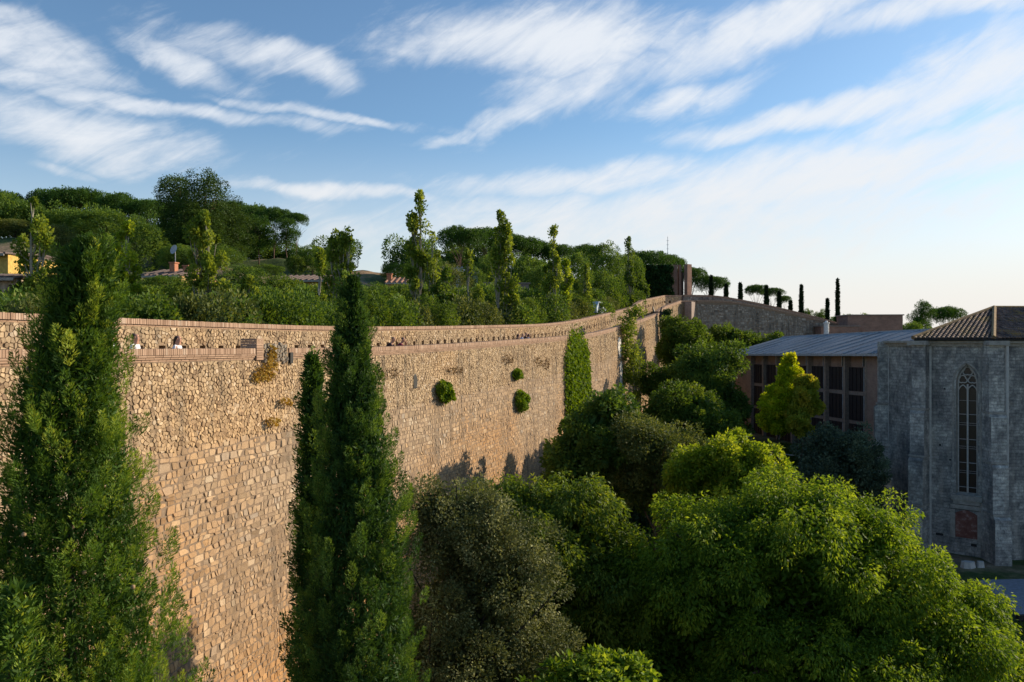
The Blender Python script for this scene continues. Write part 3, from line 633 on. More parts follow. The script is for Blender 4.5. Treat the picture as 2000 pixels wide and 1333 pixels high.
def tree(name, label, cat, Yd, lobes, mat, n, clump, size, seed, trunk=None, tr=.22, bk='bark', droop=.3, group=None, aspect=.5, fill=.12, loose=.2, gz=None, ntips=None, tvar=.17, extra=None, flat=1.0, nt_=10):
    """lobes: photo column, photo row, half width px, half height px, depth offset in m (at distance Yd)"""
    rg = np.random.default_rng(seed); k = Yd / 1500; Lb = []
    for l in lobes:
        dy = l[4] if len(l) > 4 else 0; kk = (Yd + dy) / 1500; c = px(l[0], l[1], Yd + dy); Lb.append((c.x, c.y, c.z, l[2] * kk, (l[2] + l[3]) / 2 * kk if len(l) < 6 else l[5], l[3] * kk))
    A = np.array(Lb); cx = (np.average(A[:, 0], weights=A[:, 3]) if trunk is None else (trunk - 1000) / 1500 * Yd); z0 = g1(cx, Yd) if gz is None else gz
    o = empty(name, (cx, Yd, z0), label=label, cat=cat, group=group); A[:, 0] -= cx; A[:, 1] -= Yd; A[:, 2] -= z0
    sub = []
    for a in A:
        m_ = (a[3] * a[4] * a[5]) ** (1 / 3); f0 = np.clip(1.35 * clump / m_, .22, .50); nq = int(np.clip(2.3 / f0 ** 2, 5, 44))
        for q in range(nq):
            zq = 1 - 1.55 * (q + .5) / nq; aq = q * 2.39996 + rg.uniform(-.5, .5); rq = math.sqrt(max(0, 1 - zq * zq)); d = np.array([rq * math.cos(aq), rq * math.sin(aq), zq]) + rg.normal(size=3) * .12; d /= np.linalg.norm(d)
            f = f0 * rg.uniform(.65, 1.25); c = a[:3] + d * a[3:6] * np.clip(1 - f * rg.uniform(.1, 1.5), .2, 1)
            if any(np.linalg.norm((c - b_[:3]) / b_[3:6]) < .55 for b_ in A): continue
            sub.append((c[0], c[1], c[2], m_ * f * rg.uniform(.8, 1.25), m_ * f * rg.uniform(.8, 1.25), m_ * f * rg.uniform(.5, .85)))
    P, D, S_, T, C = blob_leaves(rg, np.array(sub), n, clump * .42, size, droop, fill=.06, loose=loose, tvar=tvar, flat=flat)
    nf = int(n * (fill + .04)); kq = rg.choice(len(A), nf, p=A[:, 3] * A[:, 5] / np.sum(A[:, 3] * A[:, 5])); pf = A[kq, :3] + rdir(rg, nf) * A[kq, 3:6] * rg.uniform(.3, .72, (nf, 1))
    P = np.concatenate((P, pf)); D = np.concatenate((D, rdir(rg, nf))); S_ = np.concatenate((S_, np.full(nf, size * 2.0))); T = np.concatenate((T, np.full(nf, .2)))  # crown interior leaves carry a dark tint in place of shade
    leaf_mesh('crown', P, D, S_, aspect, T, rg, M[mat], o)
    topz = A[np.argmax(A[:, 2])]; ctr = A[:, :3].mean(0)
    mb = MB(); tips = C[rg.choice(len(C), min(len(C), nt_), replace=False)]
    limbs(mb, rg, (0, 0, -.3), (ctr[0], ctr[1], ctr[2] + .3 * (topz[2] - ctr[2])), tr, [tuple(t_) for t_ in tips]); mb.build('trunk', M[bk], o)
    return o

def cypress(name, label, Yd, prof, mat, n, size, seed, spray=.28, group=None, lean=0, gz=None, trunk_r=.12, cones=0, aspect=.3, core_dark=True, flame=1.0, bul=1.0):
    """prof: list of (photo row, left column, right column) from the tip down"""
    rg = np.random.default_rng(seed); k = Yd / 1500; pr = np.array(prof, float)
    z = (665 - pr[:, 0]) * k; xc = ((pr[:, 1] + pr[:, 2]) / 2 - 1000) * k; r = (pr[:, 2] - pr[:, 1]) / 2 * k
    bx_ = xc[-1]; z0 = g1(bx_, Yd) if gz is None else gz
    zb = max(z0 + .4, z[-1] - 3.5); z = np.append(z, zb); xc = np.append(xc, xc[-1]); r = np.append(r, r[-1] * (.98 if zb > z0 + 1 else .8))
    o = empty(name, (bx_, Yd, z0), label=label, cat='tree', group=group)
    zi = z[::-1]; f = lambda q, a: np.interp(q, zi, a[::-1])
    # flame-shaped sprays hugging the column
    H = z[0] - zb; ns = int(2 * math.pi * r.mean() * H / (spray * spray * .30)); ns = max(ns, 30)
    zz = zb + H * rg.random(ns * 3); acc_ = rg.random(ns * 3) < (f(zz, r) + .05) / (r.max() + .05); zz = zz[acc_][:ns]; ns = len(zz)
    th = rg.uniform(0, 2 * math.pi, ns); rr = f(zz, r) * rg.uniform(.62, 1.0, ns)
    bulge = 1 + bul * (.09 * np.sin(th * 3 + zz * 1.9 / r.max()) + .08 * np.sin(th * 5 - zz * 3.3 / r.max()) + .07 * np.sin(th * 9 + zz * 6.1 / r.max())); rr = rr * bulge * .99
    c = np.stack([f(zz, xc) - bx_ + rr * np.cos(th), rr * np.sin(th), zz - z0], -1)
    out = np.stack([np.cos(th), np.sin(th), np.zeros(ns)], -1); ax = unit(out * rg.uniform(.18, .6, (ns, 1)) + np.array([0, 0, 1.0]) + rdir(rg, ns) * .12)
    ls = spray * rg.uniform(.55, 1.3, ns) * flame; ct = rg.normal(.45, .27, ns)
    j = rg.choice(ns, n, p=ls / ls.sum()); u = rg.random(n)
    side = rdir(rg, n); side = unit(side - ax[j] * np.sum(side * ax[j], 1, keepdims=True)); side = unit(side + out[j] * .4)
    wid = np.sin(np.clip(u, 0, 1) * math.pi) ** .7 * (1 - .35 * u) * .25
    p = c[j] + ax[j] * ((u - .35) * ls[j])[:, None] + side * (wid * ls[j] * rg.random(n) ** .4)[:, None]
    d = ax[j] * .9 + side * .75 + rdir(rg, n) * .35; T = ct[j] + .25 * (u - .5) + rg.normal(0, .12, n)
    # inner fill closes the column; its dark tint stands in for interior shade
    nf = int(n * .22); zf = zb + H * rg.random(nf); tf = rg.uniform(0, 2 * math.pi, nf); rf = f(zf, r) * np.sqrt(rg.uniform(.05, .55, nf))
    pf = np.stack([f(zf, xc) - bx_ + rf * np.cos(tf), rf * np.sin(tf), zf - z0], -1)
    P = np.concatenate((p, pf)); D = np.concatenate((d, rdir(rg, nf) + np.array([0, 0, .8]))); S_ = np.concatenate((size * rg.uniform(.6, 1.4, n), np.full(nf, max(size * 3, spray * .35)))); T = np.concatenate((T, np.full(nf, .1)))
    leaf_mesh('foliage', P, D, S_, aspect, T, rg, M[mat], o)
    mb = MB(); tz = np.linspace(z0 - .2, z[0] - (z[0] - z0) * .04, 9); mb.tube([(float(f(q, xc)) - bx_, 0, q - z0) for q in tz], [trunk_r * (1 - .93 * i / 8) for i in range(9)], 8); mb.build('trunk', M['bark'], o)
    if cones:
        for i in range(cones):
            q = rg.integers(ns); 
            if out[q][1] > -.2: continue
            cc = c[q] + out[q] * .12 * spray / .28; cm = MB(); lat = 5
            for a in range(lat):
                pass
            rad = .017; ring = [(cc[0], cc[1], cc[2] + rad * math.sin(e)) for e in np.linspace(-1.5, 1.5, 6)]
            cm.tube(ring, [max(.002, rad * math.cos(e)) for e in np.linspace(-1.5, 1.5, 6)], 8); cm.build('cone', M['cone'], o, smooth=True)
    return o

# --- foreground cypresses
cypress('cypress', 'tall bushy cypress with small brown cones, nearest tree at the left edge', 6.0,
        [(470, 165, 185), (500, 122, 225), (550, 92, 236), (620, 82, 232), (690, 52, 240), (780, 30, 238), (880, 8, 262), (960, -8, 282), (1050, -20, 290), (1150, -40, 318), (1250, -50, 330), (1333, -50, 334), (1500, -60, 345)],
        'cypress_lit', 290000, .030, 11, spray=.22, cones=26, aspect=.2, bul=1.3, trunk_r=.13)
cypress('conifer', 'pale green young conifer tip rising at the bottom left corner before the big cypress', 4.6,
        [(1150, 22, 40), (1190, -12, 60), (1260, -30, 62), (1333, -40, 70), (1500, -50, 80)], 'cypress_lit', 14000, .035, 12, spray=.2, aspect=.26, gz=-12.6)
cypress('cypress', 'tall dark green cypress with a pointed tip in front of the middle of the wall', 11.0,
        [(548, 686, 692), (575, 668, 706), (640, 652, 722), (720, 640, 735), (800, 624, 755), (900, 612, 772), (960, 604, 785), (1050, 596, 806), (1150, 590, 815), (1250, 585, 818), (1333, 580, 822), (1500, 575, 830)],
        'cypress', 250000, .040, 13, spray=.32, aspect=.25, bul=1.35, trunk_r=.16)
cypress('cypress', 'slim dark cypress hugging the left side of the tall middle cypress', 12.4,
        [(700, 606, 610), (740, 594, 628), (800, 590, 632), (900, 586, 636), (1000, 580, 640), (1150, 572, 650), (1333, 566, 660), (1500, 560, 665)],
        'cypress', 45000, .055, 14, spray=.32, aspect=.32)
# --- garden trees in front of the wall
tree('oak_tree', 'olive-grey holm oak with tiny leaves right of the tall middle cypress', 'tree', 16,
     [(930, 1150, 120, 130), (880, 1040, 95, 95), (950, 1010, 70, 62), (860, 1250, 110, 110), (980, 1260, 95, 110), (1010, 1130, 70, 90), (850, 1000, 60, 55), (900, 1380, 150, 120)], 'oak', 95000, .42, .062, 21, trunk=905, tr=.2, bk='barkdark', droop=.0, loose=.5, fill=.18, nt_=26)
tree('hackberry_tree', 'drooping-leaved green tree between the olive-grey oak and the huge bright tree', 'tree', 21,
     [(1010, 1080, 110, 110), (1120, 1060, 105, 110), (1170, 1180, 100, 120), (940, 1010, 75, 65), (1060, 1240, 130, 110), (1120, 990, 60, 55), (1010, 985, 50, 50), (1190, 1080, 50, 60), (1120, 1380, 150, 120)], 'hack_dark', 105000, .58, .12, 22, trunk=1080, tr=.25, bk='barkdark', droop=1.1, aspect=.42, loose=.3, nt_=14)
tree('hackberry_tree', 'huge dense bright green tree filling the lower right corner', 'tree', 20,
     [(1560, 1090, 200, 165), (1400, 1180, 190, 150), (1740, 1210, 190, 170), (1620, 1290, 240, 170), (1840, 1330, 160, 150), (1372, 1085, 98, 95), (1490, 1015, 90, 62), (1690, 1050, 90, 80), (1340, 1330, 150, 150), (1560, 1420, 320, 160), (1330, 1120, 90, 90), (1880, 1200, 60, 60), (1595, 1005, 80, 55)], 'hack', 280000, .62, .105, 23, trunk=1590, tr=.42, bk='bark', droop=1.0, aspect=.42, loose=.25, nt_=16)
tree('young_tree', 'small lime green tree top poking up at the bottom centre edge', 'tree', 14,
     [(1150, 1345, 75, 60), (1215, 1330, 50, 55), (1090, 1370, 50, 60), (1170, 1450, 110, 100)], 'hack', 12000, .42, .11, 24, trunk=1160, tr=.08, droop=.6, loose=.3)
tree('broadleaf_tree', 'dark green large-leaved tree leaning on the wall below the ivy strip', 'tree', 38,
     [(1165, 850, 75, 70), (1190, 815, 55, 42), (1120, 890, 45, 60), (1200, 900, 70, 70), (1140, 940, 60, 45), (1210, 960, 60, 40)], 'dark', 36000, .85, .20, 25, trunk=1190, tr=.32, bk='barkdark', droop=.4, aspect=.6, nt_=14)
tree('oak_tree', 'grey-green open-crowned tree with visible forked trunk in the garden middle', 'tree', 36,
     [(1270, 870, 62, 62), (1300, 910, 58, 55), (1250, 930, 50, 50), (1285, 960, 65, 40), (1330, 880, 40, 45)], 'oak_mid', 30000, .7, .13, 26, trunk=1272, tr=.22, bk='bark', droop=.2, loose=.5, nt_=22)
tree('round_tree', 'round olive green tree behind the grey-green open-crowned tree', 'tree', 50,
     [(1345, 830, 85, 72), (1290, 810, 55, 50), (1400, 850, 40, 50), (1360, 800, 55, 45), (1330, 900, 90, 60)], 'mid', 34000, .95, .19, 27, trunk=1345, tr=.28, bk='barkdark', droop=.3)
tree('maple_tree', 'yellow-green sunlit tree just behind the huge bright tree', 'tree', 31,
     [(1400, 912, 80, 60), (1465, 900, 52, 50), (1350, 925, 45, 48), (1440, 950, 85, 45), (1505, 930, 24, 22), (1400, 1000, 110, 55)], 'bright', 44000, .6, .15, 28, trunk=1410, tr=.2, bk='bark', droop=.4, aspect=.6, loose=.4)
tree('olive_tree', 'dark blue-green shaded tree before the right end of the grey-roofed building', 'tree', 46,
     [(1630, 905, 66, 62), (1655, 868, 42, 38), (1590, 915, 44, 48), (1690, 925, 34, 50), (1612, 866, 32, 32), (1640, 980, 80, 50), (1700, 985, 30, 50)], 'blue', 32000, .85, .17, 29, trunk=1640, tr=.25, bk='barkdark', droop=.1)
tree('ginkgo_tree', 'taller yellow-green tree against the shuttered building facade', 'tree', 52,
     [(1522, 795, 30, 52), (1538, 735, 17, 32), (1508, 825, 20, 26), (1525, 832, 28, 20), (1550, 765, 12, 22), (1545, 706, 7, 16)], 'gold', 22000, .42, .17, 30, trunk=1527, tr=.14, droop=.3, aspect=.7, loose=.4)
tree('ginkgo_tree', 'shorter tawny-green tree right of the yellow tree at the building facade', 'tree', 50,
     [(1576, 772, 22, 30), (1564, 810, 19, 32), (1590, 790, 13, 26), (1572, 750, 12, 16), (1568, 838, 18, 16)], 'goldg', 16000, .4, .16, 31, trunk=1571, tr=.12, droop=.3, aspect=.7, loose=.4)
tree('dark_tree', 'very dark rounded tree touching the left end of the grey-roofed building', 'tree', 66,
     [(1388, 745, 52, 58), (1360, 712, 36, 36), (1415, 715, 28, 46), (1400, 790, 42, 48), (1350, 770, 36, 46), (1428, 790, 18, 40), (1390, 850, 50, 40)], 'dark', 32000, 1.15, .24, 32, trunk=1395, tr=.32, bk='barkdark')
tree('light_tree', 'mid green sunlit tree in the corner below the shaded grey rampart', 'tree', 78,
     [(1330, 665, 40, 42), (1352, 700, 42, 40), (1318, 700, 26, 40), (1375, 690, 28, 28), (1320, 640, 18, 20)], 'mid', 22000, 1.1, .24, 33, trunk=1335, tr=.25)
tree('light_tree', 'low light green tree at the foot of the grey rampart left of the roof', 'tree', 88,
     [(1440, 660, 32, 24), (1410, 655, 26, 24), (1465, 680, 34, 20), (1500, 680, 30, 16), (1400, 690, 40, 28), (1520, 672, 14, 14)], 'mid', 18000, 1.1, .26, 34, trunk=1435, tr=.25)
tree('shrub', 'dark olive bush at the wall foot beside the slender yellow poplar', 'bush', 68,
     [(1300, 745, 34, 30), (1330, 765, 30, 26), (1275, 760, 24, 24), (1300, 790, 50, 24)], 'mid', 14000, .9, .22, 35, tr=.12)
tree('climber', 'dark ivy mass hanging down the recessed corner of the ochre wall', 'ivy', 86.0,
     [(1299, 650, 5, 30, 0, .5), (1302, 690, 8, 30, 0, .6), (1303, 620, 4, 20, 0, .4)], 'ivyd', 6000, .4, .2, 36, tr=.1, bk='barkdark')
# slender poplar in front of the wall
tree('poplar_tree', 'slender yellowing poplar standing before the white plaster patches of the wall', 'tree', 69,
     [(1226, 640, 14, 34), (1235, 610, 20, 14), (1222, 680, 13, 30), (1240, 700, 14, 34), (1250, 740, 17, 24), (1228, 735, 16, 30), (1262, 750, 10, 16), (1240, 775, 18, 18), (1247, 610, 12, 12)], 'poplar', 6500, .30, .17, 37, trunk=1240, tr=.11, bk='barkpale', droop=.2, aspect=.75, loose=.8, fill=.02, nt_=18)
# two conical evergreens whose pointed shadows fall on the wall
for i, (sx_, lb) in enumerate([((6.2, 44.5), 'conical evergreen hidden behind the dark large-leaved tree, nearer the wall corner'), ((7.5, 47.2), 'second conical evergreen hidden behind the dark large-leaved tree, farther from the wall')]):
    Yd = sx_[1]; X0 = 1000 + sx_[0] / Yd * 1500
    cypress('conical_evergreen', lb, Yd, [(790 + i * 3, X0 - 3, X0 + 3), (808, X0 - 20, X0 + 20), (835, X0 - 34, X0 + 34), (870, X0 - 42, X0 + 42), (960, X0 - 44, X0 + 44)], 'cypress_far', 9000, .16, 40 + i, spray=.5)

# ivy column and caper bushes on the face
def wall_plant(name, label, cat, ring, mat, n, size, seed, thick, droop=.4, out=.35, aspect=.6, group=None, hang=0, clumps=0):
    """ring: polygon in photo px lying on the wall face"""
    rg = np.random.default_rng(seed); R_ = np.array(ring, float); lo = R_.min(0); hi = R_.max(0); P = []
    while len(P) < n:
        c = rg.uniform(lo, hi, (n, 2)); ins = np.zeros(len(c), bool); j = len(R_) - 1
        for i_ in range(len(R_)):
            xi, yi = R_[i_]; xj, yj = R_[j]; cr_ = ((yi > c[:, 1]) != (yj > c[:, 1])) & (c[:, 0] < (xj - xi) * (c[:, 1] - yi) / (yj - yi + 1e-9) + xi); ins ^= cr_; j = i_
        P += c[ins].tolist()
    P = np.array(P[:n]) + rg.normal(size=(n, 2)) * (hi - lo) * .045; cen = R_.mean(0); qq = np.linspace(0, W1.L, 3000); pp_ = W1.at(qq, 0, 0); uu = pp_[:, 0] / pp_[:, 1]; ok = (pp_[:, 1] > 12) & (pp_[:, 1] < 88)
    q = np.interp((P[:, 0] - 1000) / 1500, uu[ok], qq[ok]); Y_ = np.interp(q, W1.S, W1.P[:, 1]); z = (665 - P[:, 1]) / 1500 * Y_
    lump = .55 + .45 * np.sin(q * 7 + z * 3) * np.sin(z * 5 - q * 2); edge = 1 - np.clip(np.max(np.abs((P - (lo + hi) / 2) / ((hi - lo) / 2)), 1), 0, 1) ** 4
    o_ = rg.random(n) ** .6 * thick * (.35 + .65 * lump) * (.3 + .7 * edge) + BAT * np.maximum(W1.zc(q) - z, 0) + .03
    p = W1.at(q, o_, z); q0 = float(np.median(q)); T2 = W1.at(np.array([q0]), 1, 0)[0] - W1.at(np.array([q0]), 0, 0)[0]
    d = T2[None] * out + rdir(rg, n) * .6 + np.array([0, 0, -droop]); org = W1.at(np.array([q0]), .1, float(np.median(z)))[0]
    o = leaf_mesh(name, p - org, d, size * rg.uniform(.6, 1.3, n), aspect, rg.normal(.45, .18, n) + .2 * (lump - .5), rg, M[mat]); o.location = org
    return tag(o, label, cat, group)
wall_plant('ivy', 'tall bright green ivy strip climbing from ground to coping of the sunlit wall', 'ivy', [(1112, 657), (1134, 656), (1142, 690), (1146, 760), (1146, 830), (1138, 900), (1098, 900), (1101, 780), (1101, 700), (1108, 675)], 'ivy', 26000, .17, 51, .55, droop=.8)
for lb, rg_, nn, sd, tk in (('large rounded caper bush growing out of the wall, nearest of the green tufts', [(848, 748), (856, 741), (866, 746), (873, 762), (870, 776), (862, 783), (850, 775), (846, 760)], 3000, 52, .55),
                    ('small square caper tuft on the wall, highest of the green tufts', [(998, 722), (1004, 717), (1011, 722), (1010, 734), (1002, 738), (997, 732)], 1300, 53, .4),
                    ('drooping caper bush on the wall directly under the small square tuft', [(1003, 763), (1009, 760), (1018, 772), (1020, 785), (1012, 800), (1004, 798), (1000, 782)], 2200, 54, .55)):
    wall_plant('caper_bush', lb, 'bush', rg_, 'ivy', nn, .13, sd, tk, droop=.9, out=.8, aspect=.5, group='green tufts on the wall')
for lb, rg_, nn, sd in (('orange-yellow autumn creeper hanging below the brick pier', [(520, 672), (532, 675), (534, 700), (528, 725), (520, 742), (505, 735), (492, 745), (488, 728), (505, 712), (516, 695)], 620, 55),
                    ('small yellowish weed in the wall joints under the autumn creeper', [(540, 772), (550, 776), (560, 785), (552, 790), (538, 784)], 110, 56),
                    ('tiny yellow weed on the wall left of the slim cypress', [(510, 812), (528, 816), (532, 828), (512, 828)], 110, 57)):
    wall_plant('creeper', lb, 'plant', rg_, 'autumn', nn, .085, sd, .28, droop=.5)
for i_, (cx_, cy_, rx_, ry_, lb) in enumerate([(750, 728, 28, 12, 'dry brown creeper on the wall right of the tall middle cypress'), (885, 722, 16, 8, 'thin dry plant on the wall above the large caper bush'), (988, 700, 12, 10, 'dry brown tuft on the wall under the seated group'), (1048, 705, 8, 12, 'withered plant on the wall halfway between the caper tufts and the ivy'), (1063, 708, 6, 14, 'wispy rust-coloured weed on the wall left of the ivy')]):
    wall_plant('dry_creeper', lb, 'plant', [(cx_ + rx_ * math.cos(a), cy_ + ry_ * math.sin(a)) for a in np.linspace(0, 6, 8)], 'browntwig', 130, .09, 60 + i_, .2, droop=.3, group='dry plants on the wall')

# --- poplars beyond the wall
def outerY(x):
    q = np.linspace(4, W1.L - 1, 2000); p = W1.at(q, -3.3, 0); i_ = np.argmin(np.abs(p[:, 0] / p[:, 1] - (x - 1000) / 1500) + (p[:, 1] < 5) * 9); return float(p[i_, 1])
def poplar(label, Yd, cols, seed, mat='poplar', n=5200, bare=.35, size=.21, gz=None):
    """cols: narrow columns (centre column px, top row, bottom row, half width px)"""
    Yd = max(Yd, outerY(cols[0][0] + 10) + 3); n = int(n * .85); size *= .84; rg = np.random.default_rng(seed); k = Yd / 1500; x0 = (cols[0][0] - 1000) * k; z0 = g1(x0, Yd) if gz is None else gz
    o = empty('poplar_tree', (x0, Yd, z0), label=label, cat='tree', group='poplars beyond the wall'); P = []; D = []; T = []; mb = MB()
    for ci, (cx, y0, y1, w) in enumerate(cols):
        m = int(n * (y1 - y0) * w / sum((c[2] - c[1]) * c[3] for c in cols)); X0 = (cx - 1000) * k - x0; zt = (665 - y0) * k - z0; zb = (665 - y1) * k - z0; H = zt - zb
        nc = max(14, int(H / .22)); tz = rg.random(nc) ** .9; prof = np.sin(np.clip(tz * .93 + .07, 0, 1) * math.pi) ** .55
        th = rg.uniform(0, 6.28, nc); rr = w * k * .85 * prof * rg.uniform(.3, 1.25, nc)
        C = np.stack([X0 + rr * np.cos(th), rr * np.sin(th), zb + H * tz], -1); gap = rg.random(nc) > bare * .9; C = C[gap]; nc = len(C); cr = rg.uniform(.12, .38, nc); ct = rg.normal(.5, .18, nc)
        j = rg.integers(nc, size=m); u = rdir(rg, m) * rg.random((m, 1)) ** .4; u[:, 2] *= 1.6; P.append(C[j] + u * cr[j][:, None]); D.append(u + rdir(rg, m) * .6 + np.array([0, 0, .1])); T.append(ct[j] + rg.normal(0, .16, m))
        base = (X0 * .3, 0, -.3) if ci else (X0, 0, -.3); r0 = .085 if ci else .13
        pts = [Vector(base).lerp(Vector((X0, 0, zt - .3)), f) + Vector((rg.uniform(-.1, .1), rg.uniform(-.1, .1), 0)) for f in np.linspace(0, 1, 8)]; mb.tube(pts, [r0 * (1 - .85 * f) for f in np.linspace(0, 1, 8)], 5)
        for c in C[:: max(1, nc // 16)]:
            zz = max(.5, c[2] - rg.uniform(1.0, 2.4)); mb.tube([(X0, 0, zz), ((X0 + c[0]) / 2 + (c[0] - X0) * .25, c[1] * .7, (zz + c[2]) / 2), tuple(c)], [.045, .03, .012], 4)
    leaf_mesh('crown', np.concatenate(P), np.concatenate(D), size * rg.uniform(.6, 1.3, sum(len(p) for p in P)), .8, np.concatenate(T), rg, M[mat], o); mb.build('trunk', M['barkpale'], o); return o
poplar('broad two-stemmed poplar with pale bark left of the nearest cypress', 44, [(62, 385, 640, 30), (40, 540, 640, 22), (78, 440, 620, 22)], 70, n=8500)
poplar('narrow yellow-green poplar just right of the nearest cypress tip', 46, [(246, 432, 600, 22), (265, 560, 640, 30), (232, 500, 560, 14)], 71, 'bright', 6500, .2)
poplar('wide leafy poplar below the tallest dark pine', 48, [(405, 418, 640, 34), (385, 430, 560, 22), (440, 560, 640, 24)], 72, 'poplar', 11500, .1)
poplar('short yellow-green sapling beside the dark domed holm oak', 42, [(392, 588, 640, 20)], 73, 'bright', 2000, .2)
poplar('slim pale poplar before the ochre house', 47, [(487, 545, 640, 20), (470, 600, 640, 16)], 74, 'poplar', 3200, .2)
poplar('small leafy poplar right of the slim pale one, under the ochre house', 44, [(525, 595, 640, 22)], 75, 'bright', 2400, .2)
poplar('thin poplar with short twin stems before the right end of the ochre house', 45, [(625, 498, 640, 10), (565, 570, 640, 18)], 76, 'poplar', 3400, .4)
poplar('ragged poplar with dark top behind the tip of the middle cypress', 50, [(650, 436, 640, 17), (680, 455, 640, 22), (665, 440, 560, 22)], 77, 'poplar', 6500, .45)
poplar('tallest sparse poplar with a thin bare-stemmed top against the sky', 52, [(820, 372, 500, 15), (806, 420, 640, 13), (845, 460, 560, 12), (820, 490, 640, 32)], 78, 'poplar', 8500, .5)
poplar('short yellow-leaved poplar right of the tallest sparse poplar', 50, [(870, 530, 640, 14), (855, 560, 640, 16)], 79, 'mid', 3000, .3)
poplar('thin crooked poplar with a nearly bare stem', 54, [(915, 485, 530, 7), (935, 565, 640, 10)], 80, 'poplar', 2200, .5)
poplar('tall bent poplar with a heavy yellow-green right side', 56, [(975, 415, 520, 13), (990, 440, 640, 15), (1000, 560, 640, 22), (970, 485, 560, 14), (1015, 590, 645, 14)], 81, 'poplar', 8500, .25)
poplar('tall straight poplar with a pale trunk and small pointed crown', 60, [(1082, 447, 500, 10), (1085, 490, 640, 12), (1072, 500, 620, 12)], 82, 'poplar', 5500, .35)
poplar('poplar with a full yellow-green column right of the straight one', 61, [(1102, 505, 640, 13), (1108, 510, 640, 10)], 83, 'bright', 4500, .1)
poplar('pair-topped poplar with a grey bare crown tip', 64, [(1142, 508, 640, 11), (1125, 550, 640, 14), (1148, 560, 640, 12)], 84, 'poplar', 5500, .3)
poplar('thin poplar with a tiny tuft on top left of the ivy-covered tower', 70, [(1228, 463, 560, 9), (1232, 520, 600, 9)], 85, 'mid', 3600, .45)
poplar('short forked poplar directly before the ivy-covered tower', 72, [(1252, 548, 600, 9), (1262, 560, 590, 6)], 86, 'mid', 2200, .4)

# --- shared tree shapes for the wooded slope
def unit_tree(kind, seed):
    """returns (crown mesh, trunk mesh) of a tree 1 unit high"""
    rg = np.random.default_rng(seed)
    if kind == 'umbrella':
        lob = [(0, 0, .74, .34, .34, .10)]
        for i in range(13):
            a = rg.uniform(0, 6.28); r = rg.uniform(0, .42) if i else 0; lob.append((r * math.cos(a), r * math.sin(a), .80 - r * r * .45 + rg.uniform(-.02, .03), rg.uniform(.16, .24), rg.uniform(.16, .24), rg.uniform(.075, .12)))
        P, D, S_, T, C = blob_leaves(rg, lob, 15000, .055, .022, 0, fill=.12, upb=.5); base = .62; tips = C[rg.choice(len(C), 16)]; r0 = .022
    elif kind == 'pine':
        lob = [(rg.uniform(-.16, .16), rg.uniform(-.16, .16), z_, rg.uniform(.10, .19) * (1.1 - abs(z_ - .68)), rg.uniform(.10, .19), rg.uniform(.06, .12)) for z_ in np.linspace(.42, .93, 13)]
        P, D, S_, T, C = blob_leaves(rg, lob, 13000, .05, .021, 0, fill=.08, upb=.4, loose=.4); base = .85; tips = C[rg.choice(len(C), 18)]; r0 = .016
    elif kind == 'tallpine':
        lob = [(rg.uniform(-.13, .13) * (1.2 - z_ * .6), rg.uniform(-.13, .13), z_, rg.uniform(.08, .13) * (1.3 - .4 * z_), rg.uniform(.08, .14), rg.uniform(.06, .12)) for z_ in np.linspace(.2, .95, 20)]
        P, D, S_, T, C = blob_leaves(rg, lob, 20000, .04, .016, 0, fill=.12, upb=.3, loose=.5); base = .9; tips = C[rg.choice(len(C), 18)]; r0 = .018
    elif kind == 'dome':
        lob = [(0, 0, .5, .46, .46, .42)] + [(rg.uniform(-.34, .34), rg.uniform(-.34, .34), rg.uniform(.3, .78), rg.uniform(.14, .25), rg.uniform(.14, .25), rg.uniform(.13, .22)) for _ in range(11)]
        P, D, S_, T, C = blob_leaves(rg, lob, 15000, .075, .03, .1, fill=.08, upb=.3); base = .5; tips = C[:8]; r0 = .03
    elif kind == 'bush':
        lob = [(rg.uniform(-.5, .5), rg.uniform(-.4, .4), rg.uniform(.2, .65), rg.uniform(.22, .38), rg.uniform(.22, .38), rg.uniform(.18, .32)) for _ in range(10)]
        P, D, S_, T, C = blob_leaves(rg, lob, 9000, .11, .055, .2, fill=.08, upb=.3, loose=.4); base = .35; tips = C[:8]; r0 = .03
    mat = {'umbrella': 'pine', 'pine': 'pine', 'tallpine': 'pinelit', 'dome': 'dark', 'bush': 'mid'}[kind]
    o = leaf_mesh('crown', P, D, S_, .6, T, rg, M[mat]); me = o.data; bpy.data.objects.remove(o)
    mb = MB(); limbs(mb, rg, (0, 0, -.03), (0, 0, base), r0, [tuple(c) for c in tips], nb=6, wob=.03); t_ = mb.build('trunk', M['barkpine' if 'pine' in mat else 'barkdark'], None); tm = t_.data; bpy.data.objects.remove(t_)
    return me, tm
SH = {k: [unit_tree(k, 100 + i * 7 + j) for j in range(nv)] for i, (k, nv) in enumerate((('umbrella', 3), ('pine', 3), ('tallpine', 2), ('dome', 3), ('bush', 3)))}
MATVAR = {}
def recol(me, mat):
    key = (me.name, mat)
    if key not in MATVAR: m2 = me.copy(); m2.materials.clear(); m2.materials.append(M[mat]); MATVAR[key] = m2
    return MATVAR[key]
NMK = {'umbrella': 'umbrella_pine', 'pine': 'pine_tree', 'tallpine': 'pine_tree', 'dome': 'holm_oak', 'bush': 'bush'}
rgs = random.Random(3)
